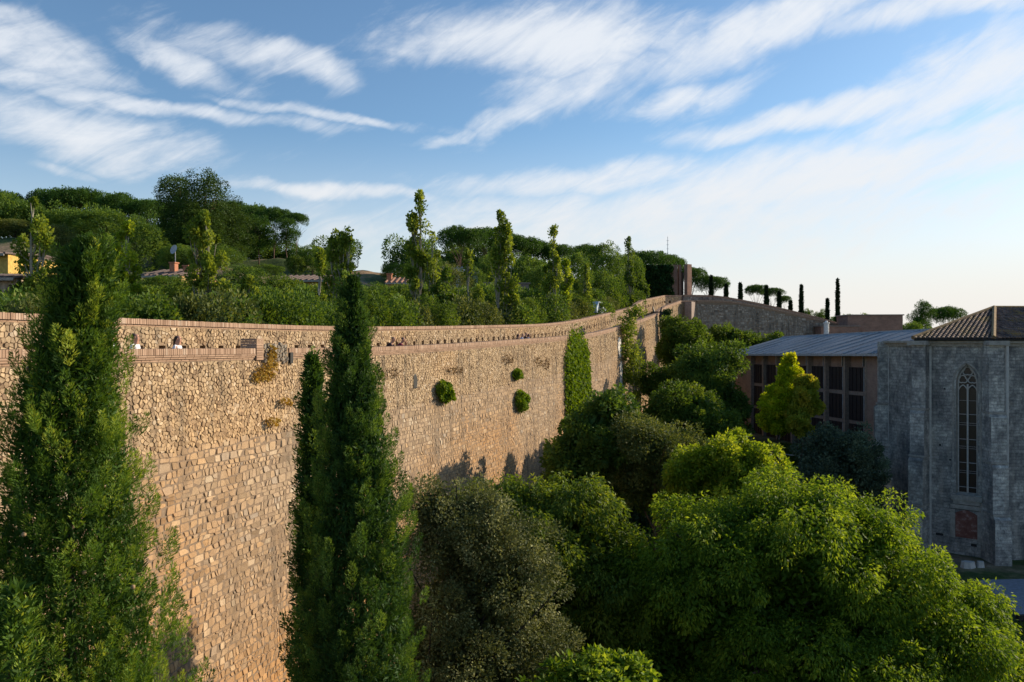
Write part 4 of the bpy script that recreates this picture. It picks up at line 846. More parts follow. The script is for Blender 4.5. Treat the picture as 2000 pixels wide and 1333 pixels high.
def put(kind, x, ytop, Yd, wpx, label, group=None, mat=None, gz=None, v=None, hscale=None, cat=None):
    X_ = (x - 1000) / 1500 * Yd; z0 = g1(X_, Yd) if gz is None else gz; zt = (665 - ytop) / 1500 * Yd; H = max(zt - z0, 1.2)
    base = {'umbrella': 1.05, 'pine': .52, 'tallpine': .42, 'dome': 1.1, 'bush': 1.5}[kind]; hgt = {'umbrella': .93, 'pine': 1.0, 'tallpine': 1.02, 'dome': .97, 'bush': .95}[kind]
    sw = wpx * Yd / 1500 / base; o = empty(NMK[kind], (X_, Yd, z0), rgs.uniform(0, 6.28), label=label, cat=cat or ('bush' if kind == 'bush' else 'tree'), group=group)
    hz = min(H / hgt, sw * {'umbrella': 1.25, 'pine': 3.2, 'tallpine': 3.4, 'dome': 1.25, 'bush': 1.3}[kind])
    cm, tm = SH[kind][rgs.randrange(len(SH[kind])) if v is None else v]
    for nm, mm in (('crown', recol(cm, mat) if mat else cm), ('trunk', tm)):
        ob = bpy.data.objects.new(nm, mm); COL.objects.link(ob); ob.parent = o
        if nm == 'crown': ob.scale = (sw, sw, hz); ob.location = (0, 0, H - hz * hgt)
        else: ob.scale = (sw, sw, H / hgt)
    return o
# skyline pines, left to right  (column, top row, distance, width px)
GH = 'pines of the wooded hilltop'
for (x, y, Yd, w, lb) in [(15, 375, 120, 70, 'brownish ragged pine on the far left skyline'), (60, 392, 118, 80, 'dark umbrella pine second from the left on the skyline'), (120, 374, 124, 120, 'dark umbrella pine on the hilltop above the nearest cypress tip'), (170, 373, 122, 120, 'umbrella pine crown merging with others right above the nearest cypress'),
                          (235, 384, 120, 110, 'umbrella pine on the hilltop left of the tall dark pines'), (290, 394, 118, 100, 'low umbrella pine just left of the tall dark pines'), (330, 396, 122, 80, 'umbrella pine crown peeping left of the tallest pine'),
                          (450, 395, 116, 80, 'umbrella pine right behind the tallest dark pine'), (490, 404, 112, 90, 'umbrella pine with long bare trunk in the middle of the trunk row')]:
    put('umbrella', x, y, Yd, w, lb, GH)
put('umbrella', 535, 408, 108, 80, 'umbrella pine with leaning bare trunk near the right end of the trunk row', GH, v=0)
put('umbrella', 578, 417, 104, 52, 'last umbrella pine of the row, single straight trunk against the sky', GH, v=1)
for (x, y, Yd, w, lb) in [(352, 345, 92, 80, 'tallest dark pine, left one of the two rising above the hilltop'), (402, 344, 90, 90, 'tall dark pine, right one of the two rising above the hilltop'), (440, 390, 94, 80, 'dark pine just right of the two tallest pines'), (380, 400, 88, 90, 'shorter dark pine at the feet of the two tallest pines')]:
    put('tallpine', x, y, Yd, w, lb, GH)
for (x, y, Yd, w, lb) in [(465, 440, 100, 60, 'slim pine left in the row of bare trunks'), (505, 425, 98, 50, 'slim pine with forked bare trunk in the trunk row'), (560, 430, 100, 46, 'thin pine behind the last umbrella pine of the row')]:
    put('pine', x, y, Yd, w, lb, GH, 'pine')
for (x, y, Yd, w, lb) in [(900, 447, 96, 100, 'broad umbrella pine with spreading bare limbs right of the tallest poplar'), (950, 448, 104, 110, 'umbrella pine behind the tall bent poplar'), (1005, 462, 108, 100, 'umbrella pine on the ridge right of the tall bent poplar'), (1050, 474, 112, 90, 'umbrella pine left of the straight pointed poplar'),
                          (1090, 480, 110, 70, 'umbrella pine behind the straight pointed poplar'), (1150, 480, 116, 90, 'umbrella pine on the ridge left of the antenna, broad crown'), (1265, 492, 128, 90, 'umbrella pine directly above the ivy-covered tower'), (1305, 502, 132, 80, 'umbrella pine under the antenna mast'),
                          (1350, 524, 130, 70, 'umbrella pine just right of the brick tower slabs'), (1385, 540, 128, 70, 'last umbrella pine down the slope right of the tower')]:
    put('umbrella', x, y, Yd, w, lb, 'pines of the ridge behind the wall')
for (x, y, Yd, w, lb, mt) in [(1185, 476, 100, 80, 'dark green round tree on the ridge left of the tuft-topped poplar', 'dark'), (1220, 500, 104, 80, 'bushy tree behind the tuft-topped poplar', 'dark')]:
    put('dome', x, y, Yd, w, lb, 'round trees of the ridge', mt)
# holm oaks and bushes on the slope: individually placed crowns
GO = 'round dark trees on the slope'
for (x, y, Yd, w, lb, mt) in [(30, 430, 96, 110, 'brown-green round tree on the left slope under the far left pine', 'oak_mid'), (115, 440, 84, 90, 'round tree half hidden behind the nearest cypress', 'oak_mid'), (135, 412, 100, 100, 'grey-green round tree above the nearest cypress tip', 'dark'), (200, 412, 98, 130, 'large domed oak below the hilltop pines', 'dark'), (275, 437, 84, 110, 'dark domed oak above the roof with the dish', 'dark'), (310, 460, 92, 70, 'dark domed oak left of the two tallest pines', 'dark'),
                              (240, 556, 60, 90, 'dark oak low behind the yellow-green poplar', 'dark'), (330, 540, 56, 150, 'big dark dome-shaped oak below the roof with the dish', 'dark'), (400, 560, 58, 90, 'mid green oak right of the big dome-shaped oak', 'mid'), (470, 520, 66, 110, 'shrubby oak below the trunk row', 'dark'), (545, 540, 60, 110, 'bright bushy tree in front of the ochre house', 'mid'), (610, 480, 90, 70, 'round tree right of the last bare trunk', 'dark'),
                              (600, 560, 58, 90, 'dark bushy tree under the right end of the ochre house', 'dark'), (660, 560, 60, 80, 'dark tree behind the middle cypress tip', 'dark'), (640, 495, 98, 60, 'dark oak on the skyline left of the ragged poplar', 'dark'), (735, 555, 62, 90, 'dark green tree below the bare earth bank', 'dark'), (790, 560, 66, 80, 'dark tree below the little tiled roof', 'dark'),
                              (775, 515, 92, 60, 'dark rounded tree on the skyline right of the gap', 'dark'), (845, 500, 90, 60, 'dark tree behind the tallest sparse poplar', 'dark'), (880, 518, 74, 90, 'grey-green spreading tree before the pale blue house', 'oak_mid'), (960, 500, 88, 80, 'dark tree behind the tall bent poplar', 'dark'), (1020, 500, 90, 110, 'dark mass of holm oak left of the straight poplar', 'dark'), (1055, 520, 80, 70, 'holm oak at the end of the low garden wall', 'dark'),
                              (1120, 498, 86, 80, 'dark holm oak behind the full yellow-green poplar', 'dark'), (1175, 530, 78, 100, 'tall dark holm oak left of the ivy-covered tower', 'dark'), (1205, 555, 74, 60, 'lower holm oak beside the ivy-covered tower', 'mid'), (1160, 585, 72, 60, 'dark tree low behind the rising coping', 'dark'),
                              (1090, 545, 78, 70, 'small dark oak between the two yellow-green poplars', 'dark'), (925, 520, 84, 50, 'dark oak behind the crooked poplar', 'dark'), (180, 500, 74, 110, 'shaded oak behind the nearest cypress crown', 'dark'), (355, 480, 78, 90, 'oak under the short dark pine', 'dark'), (435, 480, 80, 90, 'leafy oak right of the wide poplar', 'dark'), (520, 522, 84, 70, 'shaded oak between the bare pine trunks', 'dark'),
                              (578, 498, 88, 40, 'small light oak behind the last straight pine trunk', 'mid')]:
    put('dome', x, y, max(Yd, outerY(x + w * .4) + 7), w, lb, GO, mt)
GB = 'bushes in a belt behind the wall'
k_ = 0
for x in range(-20, 1235, 24):
    yb = 604 if x < 1000 else 606 - (x - 1000) * .07; Yd = outerY(x) + 4.5
    yy = yb - rgs.uniform(0, 20); where = 'left of the nearest cypress' if x < 60 else 'behind the nearest cypress' if x < 240 else 'left of the brick pier' if x < 480 else 'between the brick pier and the middle cypress' if x < 640 else 'above the leaning couple' if x < 850 else 'above the group of four' if x < 1080 else 'where the coping climbs to the tower'
    put('bush', x, yy, Yd + rgs.uniform(0, 4), rgs.uniform(2.6, 4.2) * 1500 / Yd, 'mixed green bush just over the outer coping ' + where, GB, rgs.choice(['mid', 'dark', 'dark', 'mid', 'oak_mid']))
for x in range(0, 1210, 36):
    Yd = max(np.interp(x, [0, 600, 1000, 1230], [44, 52, 66, 90]), outerY(x) + 9) + rgs.uniform(0, 6); yy = np.interp(x, [0, 600, 750, 1230], [566, 572, 575, 575]) - rgs.uniform(0, 15)
    where = 'on the left slope' if x < 240 else 'below the roof with the dish' if x < 480 else 'below the ochre house' if x < 640 else 'below the bare earth bank' if x < 850 else 'below the pale blue house' if x < 1080 else 'left of the ivy-covered tower'
    put('bush', x, yy, Yd, rgs.uniform(3.6, 5.2) * 1500 / Yd, 'leafy green shrub higher up the slope ' + where, 'shrubs on the slope', rgs.choice(['mid', 'dark', 'dark']))
for x in range(-10, 1330, 48):
    Yd = np.interp(x, [0, 600, 760, 1300], [104, 112, 118, 122]) + rgs.uniform(0, 6); X_ = (x - 1000) / 1500 * Yd; z0 = g1(X_, Yd); yy = 665 - (z0 + rgs.uniform(4.5, 8)) * 1500 / Yd
    if 690 < x < 800: continue
    if 470 < x < 625: yy += 28
    put('bush', x, yy, Yd, rgs.uniform(80, 120), 'dark undergrowth beneath the hilltop pines ' + ('left of the sky gap' if x < 700 else 'right of the sky gap'), 'undergrowth of the hilltop', 'dark')
# cypresses and pines behind the far grey wall
for (x, y, yb, w, lb) in [(1389, 539, 576, 9, 'slim dark cypress nearest the tower in the row behind the grey rampart'), (1418, 555, 577, 8, 'small cypress second from the tower behind the grey rampart'), (1446, 553, 578, 8, 'small cypress third from the tower behind the grey rampart'), (1497, 558, 592, 10, 'cypress standing in front of the round pine clump behind the grey rampart'), (1522, 570, 600, 9, 'cypress at the right edge of the round pine clump'),
                          (1544, 588, 605, 7, 'tiny cypress between the pine clump and the tall slim cypress'), (1565, 557, 610, 10, 'tall slim cypress near the low end of the grey rampart'), (1616, 584, 622, 6, 'thin cypress just left of the tallest one on the right'), (1636, 545, 626, 9, 'tallest spire-like cypress alone against the right sky')]:
    Yd = 122; zb_ = (665 - yb - 12) / 1500 * Yd
    cypress('cypress', lb, Yd, [(y, x - .8, x + .8), (y + (yb - y) * .3, x - w * .28, x + w * .28), (yb, x - w * .42, x + w * .42), (yb + 12, x - w * .42, x + w * .42)], 'cypress_far', 7000, .13, 200 + x, spray=.3, aspect=.5, gz=min(g1((x - 1000) / 1500 * Yd, Yd), zb_), group='cypresses behind the grey rampart')
put('umbrella', 1478, 557, 128, 48, 'rounded pine left in the clump behind the grey rampart', 'pines right of the tower'); put('umbrella', 1506, 562, 130, 42, 'rounded pine right in the clump behind the grey rampart', 'pines right of the tower'); put('umbrella', 1532, 578, 131, 34, 'low pine at the right foot of the clump', 'pines right of the tower')
put('pine', 1800, 592, 150, 42, 'tall dark pine with a rounded head right of the distant roofs', 'pines right of the tower', 'pine', gz=-3); put('umbrella', 1850, 601, 156, 74, 'wide umbrella pine touching the church roof outline', 'pines right of the tower', gz=-3)
for (x, y, Yd, w, lb) in [(1690, 614, 150, 50, 'low bushy crown behind the flat brick building'), (1753, 620, 140, 16, 'small pointed tree right of the flat brick building'), (1770, 632, 140, 50, 'yellowish hedge bush left of the rounded pine'), (1640, 618, 140, 50, 'small bush at the foot of the tallest spire-like cypress'), (1600, 606, 135, 30, 'bare greyish bush between the thin cypresses'), (1575, 604, 135, 20, 'little bush right of the tall slim cypress'), (1800, 634, 138, 60, 'hedge bush under the rounded pine')]:
    put('bush', x, y, Yd, w, lb, 'bushes on the right skyline', 'dark', gz=-1)

# ------------------------------------------------------------------ church apse
CG = -12.85; CT = -.02
ch = empty('church', (0, 0, 0), label='grey stone gothic church apse with tall pointed window and buttresses at the right edge', cat='church')
cp = [(24.42, 50.0), (24.75, 46.4), (27.55, 44.0), (33.2, 44.8), (37.0, 49), (38.5, 58), (30.5, 60)]
cp = [Vector((a, b, 0)) for a, b in cp]
def wallquad(mb, a, b, z0, z1, t=.5): mb.poly([(a.x, a.y, z0), (b.x, b.y, z0), (b.x, b.y, z1), (a.x, a.y, z1)], t)
mb = MB()
for i_ in range(7):
    if i_ != 1: wallquad(mb, cp[i_], cp[(i_ + 1) % 7], CG - 1, CT)
# facet with the window
A, B = cp[1], cp[2]; Lf = (B - A).length; ex = (B - A).normalized(); nrm = Vector((ex.y, -ex.x, 0))   # towards the camera
u_of = lambda x: (lambda k: (A.x - k * A.y) / (k * ex.y - ex.x))((x - 1000) / 1500)
uL, uR = u_of(1867), u_of(1910); uc = (uL + uR) / 2; hw = (uR - uL) / 2; Yw = (A + ex * uc).y; zk = Yw / 1500
zs, zsp, ztp = (665 - 966) * zk, (665 - 748) * zk, (665 - 710) * zk
def F(u, z, o=0): p = A + ex * u + nrm * o; return (p.x, p.y, z)
na = 9; arc = []
# pointed arch: two circular arcs
hh = ztp - zsp; rr = (hw * hw + hh * hh) / (2 * hw)
amax = math.atan2(hh, rr - hw)
for i_ in range(na + 1):
    th = amax * i_ / na; arc.append((uR - rr + rr * math.cos(th), zsp + rr * math.sin(th)))
arcL = [(2 * uc - u, z) for u, z in arc[::-1]]
mb.poly([F(0, CG - 1), F(uL, CG - 1), F(uL, CT), F(0, CT)]); mb.poly([F(uR, CG - 1), F(Lf, CG - 1), F(Lf, CT), F(uR, CT)])
mb.poly([F(uL, CG - 1), F(uR, CG - 1), F(uR, zs), F(uL, zs)])
for (P_, s_) in ((arc, 0), (arcL, 0)):
    for a, b in zip(P_[:-1], P_[1:]): mb.poly([F(a[0], a[1]), F(b[0], b[1]), F(b[0], CT), F(a[0], CT)])
mb.build('apse_wall', M['church'], ch)
# splayed reveal
mb = MB(); outl = [(uL, zs), (uR, zs)] + arc + arcL[1:]
cxy = (uc, (zs + zsp) / 2)
inn = [(uc + (u - uc) * .86, z + (.12 if z < zs + .1 else -.05)) for u, z in outl]
for i_ in range(len(outl)):
    a, b = outl[i_], outl[(i_ + 1) % len(outl)]; c, d = inn[(i_ + 1) % len(outl)], inn[i_]
    if abs(a[0] - b[0]) + abs(a[1] - b[1]) > 1e-6: mb.poly([F(*a), F(*b), F(c[0], c[1], -.3), F(d[0], d[1], -.3)])
win = mb.build('window', M['dressed'], ch)
mb = MB(); mb.poly([F(u, z, -.34) for u, z in inn]); mb.build('pane', M['churchglass'], win)
mb = MB(); fo = -.26
def T2(pts, r, n=6): mb.tube([F(u, z, fo) for u, z in pts], r, n)
iw = hw * .86; zt_ = zsp - .55
T2([(uc, zs + .1), (uc, zt_ + .5)], .055); T2([(uc - iw, zs + .1), (uc - iw, zsp)], .04); T2([(uc + iw, zs + .1), (uc + iw, zsp)], .04)
T2([(u * 1, z) for u, z in [(uc + (a[0] - uc) * .86, a[1] - .05) for a in arc + arcL[1:]]], .045)
for sgn in (-1, 1):   # lancet heads
    c0 = uc + sgn * iw / 2; w_ = iw / 2; pts = []
    for i_ in range(7): th = i_ / 6 * 1.05; pts.append((c0 + w_ - 2 * w_ * (1 - math.cos(th)), zt_ + .05 + 2 * w_ * math.sin(th) * .95))
    T2(pts, .035); T2([(2 * c0 - u, z) for u, z in pts], .035)
def trefoil(u, z, r):
    pts = []
    for i_ in range(25): th = 2 * math.pi * i_ / 24 + math.pi / 2; q = r * (.72 + .28 * abs(math.cos(1.5 * (th - math.pi / 2)))); pts.append((u + q * math.cos(th), z + q * math.sin(th)))
    T2(pts, .034)
trefoil(uc, zsp + .70, .26); trefoil(uc - iw * .52, zsp + .22, .24); trefoil(uc + iw * .52, zsp + .22, .24)
mb.build('tracery', M['tracery'], win)
mb = MB()
for y_ in (782, 809, 826, 830, 858, 872, 876, 904, 920, 924, 952): 
    z = (665 - y_) * zk; mb.tube([F(uc - iw, z, -.3), F(uc + iw, z, -.3)], .012 if y_ not in (809, 858, 904, 952) else .022, 4)
mb.build('glazing_bar', M['greym'], win)
mb = MB(); O = A.copy()
mb.obox(O, ex, nrm, uL - .22, uR + .22, .0, .16, zs - .32, zs - .02); mb.obox(O, ex, nrm, uL - .12, uR + .12, .0, .1, zs - .55, zs - .325); mb.build('window_sill', M['dressed'], ch)
# hood mould around the window
mb = MB(); hood = [(uc + (a[0] - uc) * 1.25, a[1] + .10) for a in arc + arcL[1:]]
mb.tube([F(hood[0][0], zs + 1, 0.0)] + [F(u, z, .01) for u, z in hood] + [F(hood[-1][0], zs + 1, 0.0)], .055, 6); mb.build('hood_mould', M['dressed'], ch)
# bricked-up doorway under the window
dl, dr_ = u_of(1866), u_of(1909); mb = MB()
mb.obox(O, ex, nrm, dl, dr_, -.05, .015, (665 - 1050) * zk, (665 - 1003) * zk); pts = [(dl, (665 - 1003.2) * zk)] + [(dl + (dr_ - dl) * f, (665 - 1003.2) * zk + .22 * math.sin(math.pi * f)) for f in np.linspace(.05, .95, 9)] + [(dr_, (665 - 1003.2) * zk)]
mb.poly([F(u, z, .014) for u, z in pts]); mb.build('bricked_doorway', M['redpatch'], ch)
mb = MB(); mb.obox(O, ex, nrm, dl - .25, dl - .01, -.02, .05, (665 - 1052) * zk, (665 - 996) * zk); mb.obox(O, ex, nrm, dr_ + .01, dr_ + .25, -.02, .05, (665 - 1052) * zk, (665 - 996) * zk); mb.obox(O, ex, nrm, dl - .25, dr_ + .25, -.02, .06, (665 - 994) * zk, (665 - 986) * zk); mb.build('doorway_surround', M['dressed'], ch)
# buttresses: stepped, widening downwards
def buttress(P, dirv, w, name='buttress'):
    P = Vector(P); dirv = Vector(dirv).normalized(); sd = Vector((-dirv.y, dirv.x, 0)); mb = MB()
    lv = [(-.05, .55), (-4.1, .55), (-4.3, .78), (-6.9, .78), (-7.1, .98), (-9.8, .98), (-10.0, 1.25), (CG - .6, 1.3)]
    for (z1, d1), (z0, d0) in zip(lv[:-1], lv[1:]):
        ww = w * (1 + .10 * (d0 - .55)); P4 = []
        for z, d, w2 in ((z0, d0, ww), (z1, d1, w * (1 + .10 * (d1 - .55)))):
            for a, b in ((-w2 / 2, -.4), (w2 / 2, -.4), (w2 / 2, d), (-w2 / 2, d)): q = P + sd * a + dirv * b; P4.append((q.x, q.y, z))
        mb.hexa(P4)
    mb.build(name, M['churchb'], ch)
    for z, d in ((-4.1, .55), (-6.9, .78), (-9.8, .98)):
        mb = MB(); mb.obox(P, sd, dirv, -w / 2 - .05, w / 2 + .05, -.1, d + .10, z - .02, z + .09); mb.build('buttress_ledge', M['dressed'], ch)
buttress(cp[2] + Vector((-.05, .02, 0)), (-.10, -1, 0), .82); buttress(cp[1] + Vector((.05, 0, 0)), (-.55, -.45, 0), .8); buttress(cp[3], (.35, -1, 0), .85); buttress(cp[0], (-.6, .1, 0), .3)
for P, dd in ((cp[2], (.42, -.62)), (cp[1], (.35, -.30)), (cp[0], (.05, -.12))):
    mb = MB(); mb.tube([(P.x + dd[0], P.y + dd[1], CG), (P.x + dd[0], P.y + dd[1], CT - .25)], .085, 8); mb.build('corner_shaft', M['tracery'], ch)
# small scars, put-log holes
for (x, y, w, h) in [(1899, 755, .12, .12), (1836, 872, .1, .14), (1985, 932, .18, .1), (1978, 770, .1, .1), (1835, 1050, .4, .14), (1902, 1062, .3, .16), (1845, 760, .1, .1), (1856, 900, .12, .1)]:
    u = u_of(x)
    if 0 < u < Lf: mb = MB(); mb.obox(O, ex, nrm, u - w / 2, u + w / 2, -.1, .006, (665 - y) * zk - h / 2, (665 - y) * zk + h / 2); mb.build('putlog_hole', M['metaldark'], ch)
# cornice
def ringoff(pts, d):
    c = sum(pts, Vector()) / len(pts); return [p + (p - c).normalized() * d for p in pts]
mb = MB(); r0 = ringoff(cp, .10); r1 = ringoff(cp, .32)
for i_ in range(7):
    a, b = r0[i_], r0[(i_ + 1) % 7]; c, d = r1[i_], r1[(i_ + 1) % 7]; e, f = cp[i_], cp[(i_ + 1) % 7]
    for q0, q1, z0, z1 in ((a, b, CT - .28, CT - .10), (c, d, CT - .098, CT + .04)):
        mb.poly([(q0.x, q0.y, z0), (q1.x, q1.y, z0), (q1.x, q1.y, z1), (q0.x, q0.y, z1)]); mb.poly([(e.x, e.y, z0), (f.x, f.y, z0), (q1.x, q1.y, z0), (q0.x, q0.y, z0)]); mb.poly([(e.x, e.y, z1), (f.x, f.y, z1), (q1.x, q1.y, z1), (q0.x, q0.y, z1)])
for P, dv in ((cp[2], (-.10, -1, 0)), (cp[1], (-.55, -.45, 0)), (cp[3], (.35, -1, 0))):
    dv = Vector(dv).normalized(); sd = Vector((-dv.y, dv.x, 0)); mb.obox(P, sd, dv, -.55, .55, .05, .72, CT - .22, CT + .035)
mb.build('cornice', M['dressed'], ch)
mb = MB(); rp = ringoff(cp, .42); rp[1] = Vector((24.2, 46.2, 0))
for i_ in (1, 2, 3):
    a, b = rp[i_], rp[(i_ + 1) % 7]; mb.tube([(a.x, a.y, CT + .10), (b.x, b.y, CT + .10)], .075, 6)
mb.build('gutter', M['metaldark'], ch)
mb = MB(); mb.box((50, 47.5, -6.6), (26, 10, 12.6)); mb.build('added_shade_wing', M['church'], ch)  # block added out of view so that the pavement falls in shade
# tiled roof
ea = ringoff(cp, .45); ea[1] = Vector((24.12, 46.2, 0)); ea[0] = Vector((27.3, 52.0, 0)); R1 = Vector((31.4, 50.0, 2.13)); R2 = Vector((44, 51.0, 2.13)); ez = CT + .17
faces = [(0, [R1]), (1, [R1]), (2, [R1, R2])]
mbt = MB(); mbs = MB(); rg = np.random.default_rng(8)
for fi, apex in faces:
    a = ea[fi].copy(); b = ea[(fi + 1) % 7].copy(); a.z = b.z = ez
    if fi == 2: b = Vector((46, 45.5, ez))
    if fi == 3: continue
    top = apex if len(apex) == 2 else [apex[0], apex[0]]
    base = mbs.poly([a, b, top[-1], top[0]] if len(apex) == 2 else [a, b, top[0]], .3)
    e = (b - a).normalized(); n_ = e.cross((top[0] - a)).normalized(); n_ = n_ if n_.z > 0 else -n_; up = n_.cross(e); up = up if up.z > 0 else -up
    Lh = (b - a).length; ta = (top[0] - a).dot(e); tb = (top[-1] - a).dot(e); Hh = (top[0] - a).dot(up)
    u = .13
    while u < Lh:
        # extent of this tile row up the slope
        hl = Hh if ta <= u <= tb else (Hh * u / ta if u < ta else Hh * (Lh - u) / (Lh - tb))
        v = -.06
        while v < hl - .1:
            v2 = min(v + .42, hl); tt = float(np.clip(rg.normal(.5, .25), 0, 1)); j_ = rg.uniform(-.01, .01); prof = [(-.085, .0), (-.055, .07), (0, .095), (.055, .07), (.085, .0)]
            o0 = [a + e * (u + j_ + q * 1.08) + up * v + n_ * (h_ + .035) for q, h_ in prof]; o1 = [a + e * (u + j_ + q * .9) + up * v2 + n_ * (h_ * .9 + .005) for q, h_ in prof]
            for k in range(4): mbt.poly([o0[k], o0[k + 1], o1[k + 1], o1[k]], tt)
            mbt.poly(o0[::-1], tt)
            v += .36
        u += .245
rf = mbs.build('roof', M['tile'], ch); mbt.build('roof_tiles', M['tile'], rf)
mb = MB()
for P in (ea[1], ea[2]): mb.tube([(P.x, P.y, ez + .05), (R1.x, R1.y, R1.z + .07)], .13, 7)
mb.tube([(R1.x, R1.y, R1.z + .05), (R2.x, R2.y, R2.z + .05)], .12, 7); mb.build('ridge_tiles', M['ridge'], rf)

# ------------------------------------------------------------------ long grey-roofed building
bd = empty('long_building', (0, 0, 0), label='long pink brick building with projecting fins, dark shutters and a grey sheet roof', cat='building')
S0 = Vector((22.85, 79.0, 0)); E1 = Vector((26.05, 52.5, 0)); e = (E1 - S0).normalized(); LB = (E1 - S0).length; n_ = Vector((e.y, -e.x, 0)); n_ = n_ if n_.x < 0 else -n_
t_of = lambda x: (lambda k: (S0.x - k * S0.y) / (k * e.y - e.x))((x - 1000) / 1500)
zlift = lambda t: -1.40 + .47 * t / LB
def ob(mb, t0, t1, b0, b1, z0, z1, tt=.5, lift=True):
    P = [S0 + e * a + n_ * b for a, b in ((t0, b0), (t1, b0), (t1, b1), (t0, b1))]; tt_ = (t0, t1, t1, t0)
    lo = [(p.x, p.y, z0 + (zlift(q) if lift else 0)) for p, q in zip(P, tt_)]; hi = [(p.x, p.y, z1 + (zlift(q) if lift else 0)) for p, q in zip(P, tt_)]; mb.hexa(lo + hi, tt)
cols_ = [t_of(x) for x in (1466, 1490, 1517, 1546, 1577.5, 1611, 1649, 1691)]
mb = MB(); ob(mb, 0, cols_[0] - .13, -6, 0, -9.5, -.02); ob(mb, cols_[-1] + .14, LB, -6, 0, -9.5, -.02); ob(mb, cols_[0] - .13, cols_[-1] + .14, -6, -0.430, -9.5, -.03); mb.build('brick_wall', M['bldbrick'], bd)
for c in cols_:
    mb = MB(); ob(mb, c - .13, c + .13, -0.420, .02, -9.5, -.06); mb.build('fin', M['fin'], bd)
for a, b in zip(cols_[:-1], cols_[1:]):
    a += .14; b -= .14; w = b - a
    mb = MB(); ob(mb, a, b, -0.380, -0.280, -9.5, -8.0); mb.build('spandrel', M['greybrown'], bd); mb = MB(); ob(mb, a, b, -0.380, -0.280, -2.75 - .28, -2.75); mb.build('spandrel', M['greybrown'], bd); mb = MB(); ob(mb, a, b, -0.380, -0.280, -4.95 - .25, -4.95); mb.build('spandrel', M['greybrown'], bd)
    for z0, z1 in ((-2.73, -.95), (-4.93, -3.05), (-7.98, -5.22)):
        mb = MB(); n5 = 7; sp0 = a if z1 > -1 else a
        for i_ in range(n5): ob(mb, a + w * (i_ / n5) * .74 + .01, a + w * ((i_ + .88) / n5) * .74, -0.360, -0.280 + (.03 if i_ % 2 else 0), z0, z1)
        mb.build('shutter', M['louver'], bd)
        mb = MB(); ob(mb, a + w * .745, b - .01, -0.380, -0.340, z0, z1); wn_ = mb.build('window', M['glass'], bd)
        mb = MB(); ob(mb, a + w * .745, a + w * .775, -0.335, -0.300, z0, z1); ob(mb, b - .05, b - .01, -0.335, -0.300, z0, z1); ob(mb, a + w * .78, b - .055, -0.335, -0.300, (z0 + z1) / 2 - .02, (z0 + z1) / 2 + .02); mb.build('window_frame', M['greym'], wn_)
    mb = MB(); ob(mb, a + w * .70, b - .02, -0.410, -0.340, -.88, -.10); wn_ = mb.build('clerestory_window', M['glass'], bd)
    mb = MB(); ob(mb, a + w * .70, a + w * .73, -0.335, -0.300, -.88, -.10); ob(mb, a + w * .85, a + w * .87, -0.335, -0.300, -.88, -.10); mb.build('window_frame', M['greym'], wn_)
# corrugated roof (real waves), slope rising away from the facade
nt2 = int(LB / .09); T_ = np.linspace(-.5, LB + .5, nt2); V = []
cor = .025 * np.sin(T_ * 2 * math.pi / .36)
sl_ = np.linspace(0, 1, 7)
for s2 in sl_:
    off = .75 - 6.3 * s2; z = zlift(T_) + .06 + (1.80 + .0 * T_) * s2 + cor + .02 * np.sin(T_ * .8 + s2 * 5)
    V.append(np.stack([S0.x + e.x * T_ + n_.x * off, S0.y + e.y * T_ + n_.y * off, z], -1))
V = np.concatenate(V); idx = np.arange(nt2 - 1); Fq = np.concatenate([np.stack([idx + k * nt2, idx + 1 + k * nt2, idx + 1 + (k + 1) * nt2, idx + (k + 1) * nt2], -1) for k in range(6)])
link('roof', mesh_np('sheet_roof', V, Fq, np.full(len(Fq), 4), smooth=True), M['sheet'], bd)
for k in range(1, 16):
    tq = LB * k / 16; a_ = S0 + e * tq + n_ * .74; b_ = S0 + e * tq + n_ * -5.5; mb = MB(); mb.tube([(a_.x, a_.y, zlift(tq) + .10), (b_.x, b_.y, zlift(tq) + .10 + 1.785)], .045, 5); mb.build('roof_batten', M['greym'], bd)
mb = MB(); ob(mb, -.5, LB + .5, .70, .78, -.10, .06); mb.build('fascia', M['greym'], bd)
mb = MB(); ob(mb, -.5, LB + .5, -5.65, -5.45, 1.75, 1.92); mb.build('ridge_cap', M['greym'], bd)

# flat brick building and chimney flue behind
fb = empty('brick_annex', px(1690, 640, 108), label='low flat-roofed reddish-brown brick building right of the grey rampart', cat='building'); O = fb.location.copy(); 
mb = MB(); mb.box((0.5, 0, -.9), (7.2, 5, 5.2), R(-6)); mb.box((-4.6, -1, -2.0), (5, 4, 4.3), R(-6)); mb.build('wall', M['towerbrick'], fb)
mb = MB(); mb.box((0.5, 0, 1.78), (7.5, 5.3, .15), R(-6)); mb.box((-4.6, -1, .24), (5.3, 4.2, .14), R(-6)); mb.build('roof', M['greybrown'], fb)
mb = MB(); mb.box((-3.6, -3.02, -.6), (1.2, .1, .8), R(-6)); mb.build('window', M['glass'], fb)
fl = px(1614, 640, 103); mb = MB(); mb.tube([(0, 0, -1.2), (0, 0, .65)], .33, 12); mb.tube([(0, 0, .62), (0, 0, .78)], .42, 12); mb.tube([(0, 0, .78), (0, 0, 1.0)], [.2, .16], 10)
o = mb.build('flue_pipe', M['white']); o.location = fl; tag(o, 'white metal flue pipe at the low end of the grey rampart', 'pipe')

